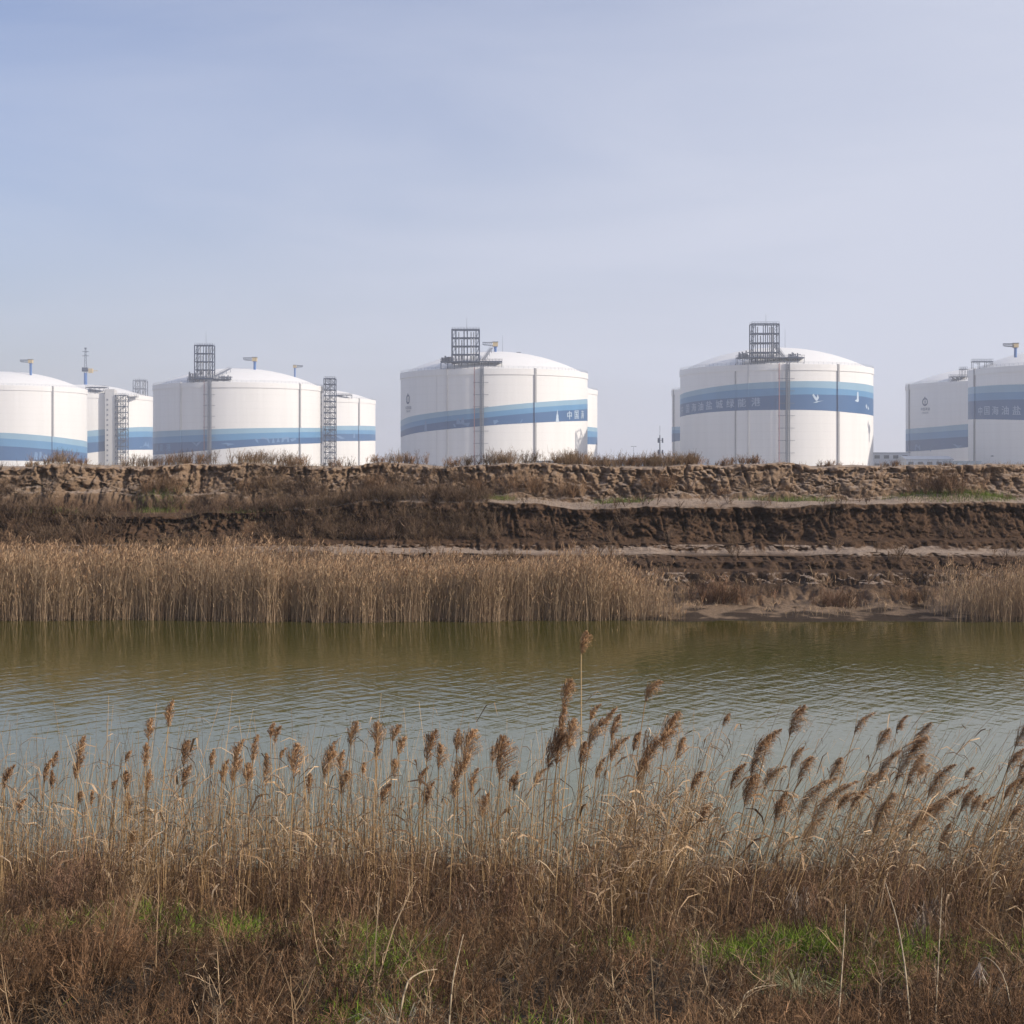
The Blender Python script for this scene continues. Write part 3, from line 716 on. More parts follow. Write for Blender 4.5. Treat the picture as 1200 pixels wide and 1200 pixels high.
def tower(x0, x1, ytop, d, label, levels):
    a = px(x0, ytop, d); b = px(x1, ytop, d)
    r = root('stair_tower', ((a[0] + b[0]) / 2, d, G0), label, 'stair tower', 'lattice stair towers beside the tanks')
    dep = 7.0; mb = lattice(a[0], b[0], d, dep, G0, a[2], (0, .5, 1), levels, True, .26)
    mb.build('steel_frame', STEEL, r)
    mb = MB(); h = (a[2] - G0) / levels
    for k in range(levels):
        z = G0 + h * k; u0, u1 = (a[0] + .8, b[0] - .8) if k % 2 == 0 else (b[0] - .8, a[0] + .8)
        for yy in (d + 1.0, d + 2.8): mb.bar((u0, yy, z), (u1, yy, z + h), .16); mb.bar((u0, yy, z + 1.1), (u1, yy, z + h + 1.1), .06)
        for i in range(10):
            t = (i + .5) / 10; mb.box((u0 + (u1 - u0) * t - .15, d + 1, z + h * t), (u0 + (u1 - u0) * t + .15, d + 2.8, z + h * t + .05))
        mb.box((a[0] + .1, d + 3.4, z + h - .25), (b[0] - .1, d + 6.6, z + h - .1))
    mb.build('stair_flight', GALV, r)
    mb = MB()
    for yy in (d - .1, d + dep + .1):
        for i in range(7):
            xx = a[0] + (b[0] - a[0]) * i / 6; mb.bar((xx, yy, a[2]), (xx, yy, a[2] + 1.2), .07)
        mb.bar((a[0], yy, a[2] + 1.2), (b[0], yy, a[2] + 1.2), .07)
    mb.build('railing', STEEL, r)
    return r


tower(135, 147.3, 463, t1b.hit(141)[1] - 12, 'grey lattice stair tower in front of the half shaded tank at far left', 13)
tower(379.5, 392.3, 443.5, t2.c[1] - 6, 'taller blue grey lattice stair tower at the right edge of the second big tank', 16)

# communications tower with dishes behind the leftmost tank (blue column, lattice head)
D_ = 1130; r = root('radio_mast', px(100.5, HY, D_) * [1, 1, 0] + [0, 0, G0], 'thin lattice radio mast on a blue column left of the half shaded tank', 'mast')
mb = MB(); c = px(100.2, 450, D_); mb.bar((c[0], D_, G0), (c[0], D_, px(0, 437, D_)[2]), 1.35, 10, w2=1.2); mb.build('column', BLUEP, r)
mb = MB(); z0, z1 = px(0, 437, D_)[2], px(0, 408, D_)[2]
for o in (-1.1, 1.1): mb.bar((c[0] + o, D_, z0), (c[0] + o * .35, D_, z1), .16)
for k in range(9):
    f_ = k / 9; w_ = 1.1 * (1 - .65 * f_); z = z0 + (z1 - z0) * f_; zz = z0 + (z1 - z0) * (k + 1) / 9
    mb.bar((c[0] - w_, D_, z), (c[0] + w_ * .9, D_, zz), .1); mb.bar((c[0] + w_, D_, z), (c[0] - w_ * .9, D_, zz), .1)
for yy in (412, 417): zq = px(0, yy, D_)[2]; mb.bar((c[0] - 2.4, D_, zq), (c[0] + 2.4, D_, zq), .25)
mb.bar((c[0] - .9, D_, z1), (c[0] + .9, D_, z1), .4); mb.build('lattice_head', STEEL, r)
mb = MB(); zq = px(0, 434.5, D_)[2]; mb.box((c[0] + 2.4, D_ - 1.4, zq - 1.6), (c[0] + 5.4, D_ + 1.4, zq + 1.6)); mb.bar((c[0] - 1.5, D_, zq), (c[0] + 9, D_, zq), .3); mb.build('hoist_box', YEL, r)
mb = MB(); mb.box((c[0] - 2.4, D_ - 1.2, zq - .6), (c[0] + 1.6, D_ + 1.2, zq + 2.4)); mb.build('equipment_cage', STEEL, r)

# monopole between the two middle tanks, small poles, low buildings
def monopole(x, ytop, d, label, hd=True, rad=.35):
    a = px(x, ytop, d); r = root('antenna_pole' if hd else 'lamp_pole', (a[0], d, G0), label, 'pole')
    mb = MB(); mb.bar((a[0], d, G0), (a[0], d, a[2]), rad, 8, w2=rad * .5); mb.build('pole', GALV, r)
    mb = MB()
    if hd:
        for dz in (1.2, 6.2):
            for k in range(3):
                t = k * 2.1; p = np.array([a[0] + 1.1 * math.cos(t), d + 1.1 * math.sin(t), a[2] - dz]); mb.bar(p - (0, 0, 2), p, .42, 4); mb.bar(p - (0, 0, 1), (a[0], d, a[2] - dz - 1), .12)
        mb.bar((a[0], d, a[2]), (a[0], d, a[2] + 4), .08, 4)
        mb.build('antenna', STEEL, r)
    else:
        mb.bar((a[0] - 1.1, d, a[2]), (a[0] + 1.1, d, a[2] - .1), .12, 5); mb.box((a[0] - 1.6, d - .3, a[2] - .3), (a[0] - .7, d + .3, a[2])); mb.box((a[0] + .7, d - .3, a[2] - .3), (a[0] + 1.6, d + .3, a[2]))
        mb.build('lamp_head', GALV, r)


monopole(773.3, 510, 650, 'slender antenna pole with stacked panel antennas between the two middle tanks', True, .5)
monopole(742.5, 523, 900, 'thin distant pole standing in the gap between the two middle tanks', False, .18)
monopole(303.5, 533, 640, 'short lamp pole in front of the second big tank', False, .2)


def building(x0, x1, ytop, d, wallm, label, floors=2, depth=14, roofm=None, name='warehouse', gable=False):
    a = px(x0, ytop, d); b = px(x1, ytop, d); r = root(name, ((a[0] + b[0]) / 2, d, G0), label, 'building')
    mb = MB(); mb.box((a[0], d, G0 - .2), (b[0], d + depth, a[2])); mb.build('wall', wallm, r)
    mb = MB()
    if gable:
        zc = a[2] + 1.6; v = [(a[0] - .4, d - .5, a[2] - .1), (b[0] + .4, d - .5, a[2] - .1), (b[0] + .4, d + depth / 2, zc), (a[0] - .4, d + depth / 2, zc), (a[0] - .4, d + depth + .5, a[2] - .1), (b[0] + .4, d + depth + .5, a[2] - .1)]
        mb.add(v, [(0, 1, 2, 3), (3, 2, 5, 4), (0, 3, 4), (1, 5, 2)])
    else: mb.box((a[0] - .3, d - .3, a[2]), (b[0] + .3, d + depth + .3, a[2] + .35))
    mb.build('roof', roofm or FARB, r)
    n = max(2, int((b[0] - a[0]) / 4.5)); h = (a[2] - G0) / floors
    for f_ in range(floors):
        for k in range(n):
            xx = a[0] + (b[0] - a[0]) * (k + .22) / n; ww = (b[0] - a[0]) / n * .56; z = G0 + h * f_ + h * .35
            mb = MB(); mb.box((xx, d - .06, z), (xx + ww, d + .02, z + h * .4)); w_ = mb.build('window', GLASS, r)
    return r


building(1022.5, 1066, 531, 780, FARW, 'pale two storey building with a blue roof between the lettered tank and the shaded tank', 2, 16)
building(1062, 1117, 538, 760, FARW, 'low white workshop with a pitched roof below the shaded tank', 1, 18, FARW, 'workshop', True)
building(1112, 1150, 541, 740, FARB, 'low blue shed beside the rightmost tank', 1, 10, FARB, 'shed')
building(700, 741, 539.5, 800, FARB, 'low blue grey building right of the hidden tank strip', 1, 12)
building(741, 787, 537, 860, FARW, 'long pale low building behind the antenna pole', 1, 12)
building(612, 700, 541, 640, FARW, 'low pale shed at the foot of the tank left of centre', 1, 5, FARB, 'shed')


# ------------------------------------------------------------------ vegetation
def unit(a): return a / (np.linalg.norm(a, axis=-1, keepdims=True) + 1e-9)


def weeds(rb, base, H, nm, n2, n3, c0, c1, lean=.45, w=(.006, .0035, .0028), spread=1.0, tl=.3):
    """twiggy dead weeds: stems fanning from a root, twigs off the stems, tiny twiglets off those"""
    N = len(base); M = N * nm
    B = np.repeat(base, nm, 0); h = np.repeat(H, nm) * rng.uniform(.6, 1.0, M)
    a = rng.random(M) * 2 * math.pi; t = rng.random(M) ** .7 * lean * spread
    d = np.stack([np.cos(a) * np.sin(t), np.sin(a) * np.sin(t), np.cos(t)], 1)
    K = 4; s = np.linspace(0, 1, K)
    bend = np.stack([rng.normal(0, .12, M) + .08, rng.normal(0, .12, M), -np.abs(rng.normal(0, .06, M))], 1)
    P = B[:, None] + d[:, None] * (h[:, None] * s)[..., None] + bend[:, None] * (h[:, None] * s ** 2)[..., None]
    ct = tints(N, c0, c1, .5); fm = (np.clip((fbm(base[:, 0] * .9 + 5, base[:, 1] * .9, 3) - .45) * 5, 0, 1) * .35)[:, None]; ct = np.repeat(ct * (1 - fm) + np.array(c1) * [1.15, 1.2, 1.15] * fm, nm, 0)
    rb.add(P, np.stack([np.full(M, w[0])] * 3 + [np.full(M, w[0] * .4)], 1), ct)
    M2 = M * n2; u = rng.uniform(.2, 1, M2); i = np.repeat(np.arange(M), n2)
    p0 = B[i] + d[i] * (h[i] * u)[:, None] + bend[i] * (h[i] * u * u)[:, None]
    d2 = unit(d[i] * .9 + rng.normal(0, .55, (M2, 3)) + np.array([0, 0, .15])); L = h[i] * tl * rng.uniform(.4, 1.1, M2) * (1.15 - u * .6)
    b2 = rng.normal(0, .2, (M2, 3)) * L[:, None]
    P2 = np.stack([p0, p0 + d2 * (L * .5)[:, None], p0 + d2 * L[:, None] + b2], 1)
    rb.add(P2, np.array([w[1], w[1] * .8, w[1] * .5]), ct[i] * rng.uniform(.5, 1.5, (M2, 1)))
    if n3:
        M3 = M2 * n3; j = np.repeat(np.arange(M2), n3); v = rng.uniform(.3, 1, M3)
        q0 = p0[j] + d2[j] * (L[j] * v)[:, None]; d3 = unit(d2[j] * .6 + rng.normal(0, .7, (M3, 3))); L3 = rng.uniform(.02, .075, M3) * (h[i][j] / .8)
        rb.add(np.stack([q0, q0 + d3 * L3[:, None]], 1), np.array([w[2], w[2] * .7]), ct[i][j] * rng.uniform(.75, 1.35, (M3, 1)))


def blades(rb, base, H, c0, c1, w=.006, droop=.35, wind=(0, 0), K=4, v=.25, wid=None):
    N = len(base); a = rng.random(N) * 2 * math.pi; t = np.abs(rng.normal(0, .28, N))
    d = np.stack([np.cos(a) * np.sin(t) + wind[0], np.sin(a) * np.sin(t) + wind[1], np.cos(t)], 1)
    o = np.stack([np.cos(a), np.sin(a), -1.2 + 0 * a], 1) * rng.random((N, 1)) * droop
    s = np.linspace(0, 1, K)
    P = base[:, None] + d[:, None] * (H[:, None] * s)[..., None] + o[:, None] * (H[:, None] * s ** 2.4)[..., None]
    ww = np.linspace(1, .25, K) * (w if wid is None else wid)
    rb.add(P, ww, tints(N, c0, c1, v))


def near_base(n, x0, x1, y0, y1, dens=None):
    x = rng.uniform(x0, x1, n); y = rng.uniform(y0, y1, n)
    k = np.abs(x) < y * .36 + 2.4; x, y = x[k], y[k]
    if dens is not None: k = rng.random(len(x)) < dens(x, y); x, y = x[k], y[k]
    return np.stack([x, y, near_z(x, y) - .02], 1)


# --- near bank: reddish dead weeds
def clump(x, y): return np.clip((fbm(x * .9 + 30, y * .9, 3) - .36) * 5, .22, 1)


green_spots = [(-4.1, 14, .6), (-3.3, 14.3, .4), (-2.5, 13.5, .6), (-1.25, 13.5, .7), (-.95, 12.0, .6), (-.9, 10.4, .5), (1.1, 13.5, .6), (1.85, 13.2, .6), (2.6, 13.5, .7), (2.5, 12.2, .6), (3.6, 13.5, .7), (4.2, 13.7, .55), (-4.9, 14.6, .5), (.4, 10.0, .4)]


def green_d(x, y):
    g = 0 * x
    for a, b, c in green_spots: g = np.maximum(g, np.exp(-(((x - a) / c) ** 2 + ((y - b) / (c * .8)) ** 2)))
    return g


rb = RB(); RED0, RED1 = (.032, .018, .010), (.27, .155, .082)
B1 = near_base(4600, -8, 8, 6.2, 14.4, lambda x, y: clump(x, y) * (1 - .97 * np.maximum(green_d(x, y), np.maximum(green_d(x * 1.04, y + .8), .85 * green_d(x * 1.08, y + 1.5)))))
weeds(rb, B1, rng.uniform(.4, .82, len(B1)) * np.interp(B1[:, 1], [6, 10, 13], [1, .85, .7]), 8, 9, 3, RED0, RED1, .6, w=(.0055, .0036, .003))
B2 = near_base(1100, -9, 9, 14.2, 19.5, lambda x, y: clump(x, y + 5) * np.where(x < 0, 1, .55) * (1 - .8 * green_d(x, y)))
weeds(rb, B2, rng.uniform(.6, 1.1, len(B2)), 8, 9, 2, RED0, (.25, .145, .09), .35, w=(.007, .0045, .0038))
Bl = near_base(3800, -8, 8, 6.2, 14.5, lambda x, y: 1 - green_d(x, y))
weeds(rb, Bl, rng.uniform(.12, .34, len(Bl)), 8, 8, 0, RED0, (.24, .15, .085), 1.2, w=(.004, .0032, .003), tl=.5)
Bx = near_base(170, -8, 8, 6.4, 13.5)                       # a few coarser, paler dead forbs standing through the tangle
weeds(rb, Bx, rng.uniform(.7, 1.05, len(Bx)), 3, 7, 3, (.20, .13, .07), (.42, .30, .18), .75, w=(.008, .005, .0035), tl=.35)
tag(rb.build('dead_weeds', BLADE), 'dense tangle of dead reddish brown weeds covering the near bank', 'weeds', kind='stuff')

# --- straw litter and dead grass
rb = RB()
B = near_base(46000, -8, 8, 6.5, 22.8); B[:, 2] += rng.random(len(B)) * .12
N = len(B); a = rng.random(N) * 2 * math.pi; L = rng.uniform(.08, .38, N)
d = np.stack([np.cos(a), np.sin(a), rng.normal(.12, .3, N)], 1)
rb.add(np.stack([B, B + d * L[:, None] * .5 + [0, 0, .02], B + d * L[:, None]], 1), np.array([.005, .006, .002]), tints(N, (.06, .037, .02), (.34, .24, .15), .35))
B = near_base(15000, -8.5, 8.5, 14.5, 21.5, lambda x, y: clump(x + 9, y)); blades(rb, B, rng.uniform(.3, .95, len(B)), (.13, .072, .036), (.42, .27, .14), .006, .5, (.1, 0))
tag(rb.build('dead_grass', BLADE), 'pale straw and dead grass littering the near bank', 'dead grass', kind='stuff')

rb = RB()
B = near_base(230000, -8, 8, 8.0, 15.6, lambda x, y: np.clip(green_d(x, y) * 1.6 - .35, .006, 1) * np.clip((fbm(x * 2.4, y * 2.4, 2) - .3) * 4, .1, 1))
blades(rb, B, rng.uniform(.10, .36, len(B)), (.06, .12, .012), (.28, .36, .05), .009, .5, K=3)
tag(rb.build('green_grass', BLADE), 'patches of short fresh green grass between the dead weeds', 'grass', kind='stuff')


# --- near reeds: the mass of bare stems and leaves
def reed_mass(rb, base, H, wind, wst=.007, c0=(.17, .095, .042), c1=(.58, .39, .20), leaves=2, lw=.013):
    N = len(base); s = np.linspace(0, 1, 5)
    d = np.stack([rng.normal(wind, .09, N), rng.normal(0, .08, N), np.ones(N)], 1); bn = np.stack([rng.normal(wind * .8, .08, N), rng.normal(0, .06, N), np.full(N, -.04)], 1)
    P = base[:, None] + d[:, None] * (H[:, None] * s)[..., None] + bn[:, None] * (H[:, None] * s ** 2)[..., None]
    rb.add(P, np.linspace(1, .45, 5) * wst, tints(N, c0, c1, .25))
    if leaves:
        i = np.repeat(np.arange(N), leaves); M = len(i); u = rng.uniform(.25, .95, M)
        p0 = base[i] + d[i] * (H[i] * u)[:, None] + bn[i] * (H[i] * u * u)[:, None]
        lw = lw * np.where(rng.random((M, 1)) < .15, 2.0, .9); a = np.where(rng.random(M) < .65, rng.normal(0, .7, M), rng.random(M) * 6.28); L = rng.uniform(.12, .42, M)
        e = np.stack([np.cos(a), np.sin(a), rng.uniform(-.2, 1.2, M)], 1)
        P2 = np.stack([p0, p0 + e * (L * .45)[:, None], p0 + e * (L * .8)[:, None] - np.array([0, 0, 1]) * (L * .25)[:, None], p0 + e * (L * .95)[:, None] - np.array([0, 0, 1]) * (L * .7)[:, None]], 1)
        rb.add(P2, np.array([[.6, 1, .7, .15]]) * lw, tints(M, (.24, .145, .075), (.60, .44, .28), .3))


rb = RB()
for x0, x1, wind, dn in ((-9, -3.2, .03, 1.0), (-3.2, .6, .02, 1.25), (.6, 2.4, .10, 1.2), (2.4, 9, .24, .8)):
    B = near_base(int((x1 - x0) * 540 * dn), x0, x1, 15.2, 20.2, lambda x, y: np.clip((fbm(x * 1.5 + 3, y * 1.0, 3) - .38) * 5, .05, 1))
    reed_mass(rb, B, rng.uniform(.7, 1.5, len(B)) + 1.2 * rng.random(len(B)) ** 2.2, wind, leaves=2 if x0 > .5 else 1)
tag(rb.build('reed_stems', BLADE), 'dense stand of dry reed stems and drooping leaves along the near water edge', 'reeds', kind='stuff')

# --- individual tall reeds with feathery seed heads; (x, y) of the head, head length in photo pixels
HEADS = [(681, 756, 24), (660, 817, 30), (657, 848, 34), (652, 880, 36), (642, 884, 38), (666, 866, 34), (692, 836, 18), (710, 842, 22), (716, 856, 28), (690, 862, 34), (680, 888, 26), (698, 903, 24), (716, 880, 28), (756, 812, 24),
         (777, 862, 42), (755, 882, 44), (742, 871, 20), (792, 880, 24), (747, 906, 26), (847, 845, 14), (925, 848, 34), (880, 890, 44), (897, 868, 24), (926, 890, 24), (935, 903, 26), (895, 913, 28), (856, 912, 28), (872, 930, 34),
         (907, 950, 34), (937, 935, 44), (950, 945, 56), (971, 906, 28), (1001, 849, 26), (982, 940, 20), (997, 937, 22), (1029, 899, 34), (1011, 921, 32), (1022, 957, 46), (1027, 869, 24), (1050, 850, 20), (1069, 866, 32),
         (1049, 893, 50), (1062, 906, 36), (1075, 905, 16), (1087, 917, 38), (1093, 944, 42), (1062, 966, 42), (1080, 953, 30), (1125, 940, 26), (1137, 945, 20), (1150, 942, 16), (1130, 907, 14), (1189, 862, 32), (1180, 893, 26),
         (1193, 896, 32), (1188, 920, 26), (1177, 926, 22), (1182, 952, 24), (602, 918, 20), (810, 917, 22), (627, 912, 20), (197, 840, 28), (174, 857, 22), (92, 882, 28), (88, 902, 24), (52, 905, 24), (62, 892, 18), (60, 916, 18),
         (22, 946, 16), (5, 912, 26), (147, 917, 18), (132, 921, 10), (147, 888, 12), (150, 946, 22), (170, 888, 24), (172, 918, 22), (215, 886, 26), (215, 912, 24), (107, 936, 14), (92, 936, 12), (247, 892, 20), (275, 886, 30),
         (272, 906, 26), (260, 906, 24), (296, 880, 28), (290, 912, 24), (311, 906, 32), (322, 862, 18), (317, 858, 16), (344, 896, 34), (328, 884, 12), (362, 921, 22), (380, 900, 30), (385, 884, 24), (398, 897, 26), (400, 920, 24),
         (411, 863, 26), (442, 866, 26), (440, 882, 18), (462, 903, 18), (467, 876, 20), (460, 861, 18), (447, 932, 22), (500, 878, 34), (492, 911, 20), (500, 932, 24), (514, 891, 26), (545, 882, 40), (535, 871, 24), (535, 907, 36),
         (532, 928, 18), (552, 917, 26), (585, 895, 44), (577, 882, 24), (425, 902, 12), (565, 948, 26), (597, 920, 18), (1210, 905, 26), (-12, 925, 24), (1100, 985, 30), (940, 975, 30), (150, 990, 24), (820, 955, 22)]
UNIQUE = {0: 'tallest dry reed, standing alone far above the others with a slim upright seed head',
          13: 'tall reed right of the tallest one, single head bending to the right',
          19: 'thin bare reed with a tiny dark head standing alone over open water right of centre',
          20: 'leaning reed with a plump dark head, highest in the group right of centre',
          32: 'leaning reed with a lone small head above open water near the right side',
          14: 'reed with a broad drooping feathery head, right of the tallest reed',
          30: 'reed with the longest shaggy brown head, hanging low right of centre',
          61: 'tallest reed near the left side, its brown head high over the water',
          62: 'reed with a dark slim head just left of the tallest one on the left side',
          69: 'reed at the left edge with a half cut off head'}
REEDG = 'dry reeds with feathery seed heads along the near bank'


def make_reed(k, x, y, L):
    right = np.clip((x - 560) / 420, 0, 1)
    d = random.uniform(15.6, 18.6) if L < 34 else random.uniform(14.8, 16.6)
    if x < 240: d = random.uniform(15.5, 18)
    tip = px(x, y, d); Lm = L / F * d * 1.1
    lean = .02 + .24 * right * random.uniform(.5, 1.3) + random.uniform(-.05, .05)
    if k in (0,): lean = 0.0
    zb = float(near_z(np.array([tip[0]]), np.array([d]))[0]); H = tip[2] - zb
    bx = tip[0] - lean * H * .8; by = d + random.uniform(-.15, .15); zb = float(near_z(np.array([bx]), np.array([by]))[0])
    r = root('reed', (bx, by, zb), UNIQUE.get(k, ''), 'reed', REEDG)
    zone = 'at the far left' if x < 130 else 'in the loose left group' if x < 240 else 'in the row left of centre' if x < 480 else 'just left of the tallest reed' if x < 640 else \
        'in the bunch by the tallest reed' if x < 730 else 'right of the tallest reed' if x < 830 else 'bent by wind right of centre' if x < 990 else 'bent by wind near the right edge' if x < 1110 else 'at the right picture edge'
    size = 'large shaggy' if L >= 34 else 'small thin' if L < 20 else 'medium feathery'
    if not r['label'] if 'label' in r.keys() else True:
        r['label'] = f'dry reed with a {size} seed head {zone}'
    b0 = np.array([bx, by, zb]); off = b0
    s = np.linspace(0, 1, 9)
    top = tip + np.array([0, 0, -Lm * .45]); V = top - b0
    path = b0 + V * s[:, None] + np.array([-lean * .28 * H, 0, 0]) * (np.sin(s * math.pi)[:, None] * .5)
    ax = unit(unit(path[-1] - path[-2]) * .6 + np.array([.10 * right + random.uniform(-.05, .08), 0, 1.0])); end = path[-1] + ax * Lm
    rbs = RB(); w0 = .0135 if L > 22 else .0095
    P = np.concatenate([path, [path[-1] + ax * Lm * .5, end]])[None]; taper = (1.35 if k == 0 else 1) * np.array([1, .97, .94, .9, .87, .83, .8, .76, .72, .5, .2])
    ct = np.array([[.68, .52, .30]]) if k == 0 else tints(1, (.36, .23, .11), (.66, .48, .26), .15)
    rbs.add(P, taper * w0, ct, side=np.array([[1., 0, 0]])); rbs.add(P, taper * w0, ct, side=np.array([[0, 1., 0]]))
    rbs.build('stem', BLADE, r, off)
    # seed head: branchlets sweeping up the axis, then hanging to leeward
    n = int(90 + Lm * 420); u = rng.random(n) ** .9; hd = RB(); Lm *= 1.1
    side = .16 + .8 * right + random.uniform(-.12, .3); wd = random.uniform(.36, .72); nod = random.uniform(-.05, .45) + .25 * right
    bend_ = lambda q: path[-1] + ax * (Lm * q)[:, None] + np.array([nod, 0, -.25 * nod]) * (Lm * q ** 2)[:, None]
    p0 = bend_(u)
    a = rng.random(n) * 6.28; w = Lm * wd * (np.clip(1.04 - u, 0, 1) ** .75) * np.clip(.35 + u * 3, 0, 1) * rng.uniform(.35, 1.15, n)
    dirs = unit(np.stack([np.cos(a) * .50 + side * .38, np.sin(a) * .45, .85 + 0 * a], 1))
    q1 = p0 + dirs * (w * .6)[:, None]; q2 = q1 + unit(dirs * .8 + [side * .8, 0, -.25]) * (w * .5)[:, None]; q3 = q2 + unit(np.array([.6 * side + .05, 0, -.9]) + rng.normal(0, .35, (n, 3))) * (w * (.30 + .30 * right))[:, None]
    pale = random.random() ** 1.5 * 1.3
    cc = tints(n, (.13 + .09 * pale, .068 + .05 * pale, .032 + .024 * pale), (.60 + .12 * pale, .37 + .11 * pale, .20 + .07 * pale), .38)
    hd.add(np.stack([p0, q1, q2, q3], 1), np.array([.0025, .0045, .0055, .002]) * (.8 + .6 * Lm), cc)
    m = n * 3; i = rng.integers(0, n, m); t = rng.random((m, 1))
    g = q1[i] * (1 - t) + q3[i] * t; dd = rng.normal(0, 1, (m, 3)) * .5 + np.array([side * .6, 0, .0])
    hd.add(np.stack([g, g + unit(dd) * rng.uniform(.008, .026, (m, 1))], 1), np.array([.0035, .002]), cc[i] * rng.uniform(.8, 1.6, (m, 1)))
    hd.build('seed_head', FLUFF, r, off)
    lf = RB(); nl = random.randint(2, 4)
    u = rng.uniform(.3, .85, nl); p0 = np.stack([np.interp(u, s, path[:, j]) for j in range(3)], 1)
    a = rng.normal(0, .6, nl) + np.where(rng.random(nl) < .75 * right + .3, 0, math.pi); Ll = rng.uniform(.18, .42, nl)
    e = np.stack([np.cos(a), np.sin(a) * .6, rng.uniform(.3, 1.3, nl)], 1)
    Pl = np.stack([p0, p0 + e * (Ll * .4)[:, None], p0 + e * (Ll * .7)[:, None] - np.array([0, 0, .12]) * Ll[:, None], p0 + e * (Ll * .95)[:, None] - np.array([0, 0, .6]) * Ll[:, None]], 1)
    for q in range(nl):
        lf = RB(); lf.add(Pl[q:q + 1], np.array([.007, .014, .011, .002]), tints(1, (.28, .19, .11), (.50, .40, .27), .2)); lf.build('leaf', BLADE, r, off)
    return r


for k_, (x, y, L) in enumerate(HEADS): make_reed(k_, x, y, L)


# lone pale stalks and odd pieces in the foreground
def stalk(pts, w, label, head=False):
    P = np.array([px(a, b, c) for a, b, c in pts]); zb = near_z(P[:1, 0], P[:1, 1])[0]; P[0, 2] = zb - .02
    r = root('dry_stalk', P[0], label, 'dry stalk'); t = np.linspace(0, 1, len(pts)); tt = np.linspace(0, 1, 14)
    Q = np.stack([np.interp(tt, t, P[:, i]) for i in range(3)], 1); kk = np.array([.25, .5, .25]); Q[1:-1] = Q[:-2] * .25 + Q[1:-1] * .5 + Q[2:] * .25
    b = MB()
    for i in range(13): b.bar(Q[i], Q[i + 1], w * (1 - .05 * i), 6, w2=w * (1 - .05 * (i + 1)))
    b.build('stem', STALK, r, True)
    if head:
        h = RB(); n = 90; u = rng.random(n); p0 = Q[-3] + (Q[-1] - Q[-3]) * u[:, None]
        e = unit(np.stack([rng.normal(.1, .3, n), rng.normal(0, .3, n), -1 + 0 * u], 1)); L = rng.uniform(.03, .12, n)
        h.add(np.stack([p0, p0 + e * L[:, None] * .5, p0 + e * L[:, None]], 1), np.array([.004, .006, .002]), tints(n, (.45, .36, .27), (.65, .56, .46), .15))
        h.build('seed_head', FLUFF, r, P[0])
    return r


STALK = mat('pale_stalk', (.46, .36, .23), .7, var=.25, scale=14)
stalk([(517, 1212, 8.2), (530, 1150, 8.3), (543, 1095, 8.5)], .0065, 'straight pale stalk standing alone in the dark weeds left of centre, bottom edge')
stalk([(1073, 1215, 8.6), (1062, 1140, 8.9), (1052, 1080, 9.3), (1038, 1035, 9.8)], .0065, 'long thin pale stalk arching leftwards in front of the green grass')
stalk([(1092, 1200, 9.2), (1100, 1120, 9.4), (1104, 1040, 9.8)], .0055, 'upright brown stalk right of the arching pale one')
stalk([(1195, 1200, 9.3), (1182, 1155, 9.5), (1168, 1130, 9.6), (1156, 1121, 9.65), (1148, 1124, 9.7), (1147, 1136, 9.7)], .005, 'bent stalk with a drooping whitish head near the bottom right corner', True)
stalk([(975, 1215, 8.8), (986, 1150, 9.0), (990, 1090, 9.3), (991, 1060, 9.6)], .0055, 'slim straw coloured stalk left of the arching pale one')
stalk([(855, 1190, 9.4), (870, 1165, 9.4), (890, 1156, 9.45), (915, 1154, 9.5)], .006, 'broken pale stalk lying bent over the weeds, right of centre')
stalk([(452, 1175, 9.0), (475, 1150, 9.2), (495, 1138, 9.4), (512, 1136, 9.6)], .008, 'thick grey driftwood twig leaning in the green patch left of centre')


def tuft(x, y, d, R_, n, label, flop=1.0, c0=(.34, .28, .19), c1=(.52, .46, .34), up=.5, w=.005, name='grass_tuft'):
    p = px(x, y, d); z = float(near_z(p[:1], p[1:2])[0]); b0 = np.array([p[0], p[1], z]); rb = RB()
    a = rng.random(n) * 6.28; L = R_ * rng.uniform(.5, 1.15, n); e = np.stack([np.cos(a), np.sin(a), 0 * a], 1); up_ = up * rng.uniform(.6, 1.2, n)
    P = [b0 + rng.normal(0, .04, (n, 3)) * [1, 1, 0]]
    for t, hh in ((.2, .75), (.45, 1.0), (.75, .75), (1.0, .15)): P.append(b0 + e * (L * t)[:, None] + np.array([0, 0, 1]) * (up_ * hh)[:, None] * R_)
    rb.add(np.stack(P, 1), np.array([.8, 1, 1, .7, .2]) * w, tints(n, c0, c1, .2))
    o = rb.build(name, BLADE, None, b0); o.location = b0; return tag(o, label, 'grass tuft')


tuft(470, 1135, 9.6, .55, 150, 'sprawling tuft of long arching grey grass left of centre at the bottom', up=.55, c0=(.22, .19, .13), c1=(.42, .37, .27))
tuft(548, 1062, 15.2, .30, 46, 'bleached drooping tuft of leaves among the reeds left of centre', up=1.5, w=.008, c0=(.26, .19, .13), c1=(.46, .37, .28))
tuft(938, 1070, 15.0, .32, 40, 'pale drooping leaves hanging from the bent reeds right of centre', up=1.5, w=.008, c0=(.26, .19, .13), c1=(.46, .37, .28))
tuft(1085, 1078, 14.8, .34, 36, 'broad straw leaves fallen over at the reed foot near the right edge', up=1.2, w=.009, c0=(.26, .19, .13), c1=(.46, .37, .28))
tuft(935, 1120, 11.5, .5, 160, 'soft pale tuft over the bright green grass right of centre', up=.5, c0=(.18, .17, .08), c1=(.34, .32, .18))

# ------------------------------------------------------------------ far bank vegetation
# reed belt along the water
rb = RB()


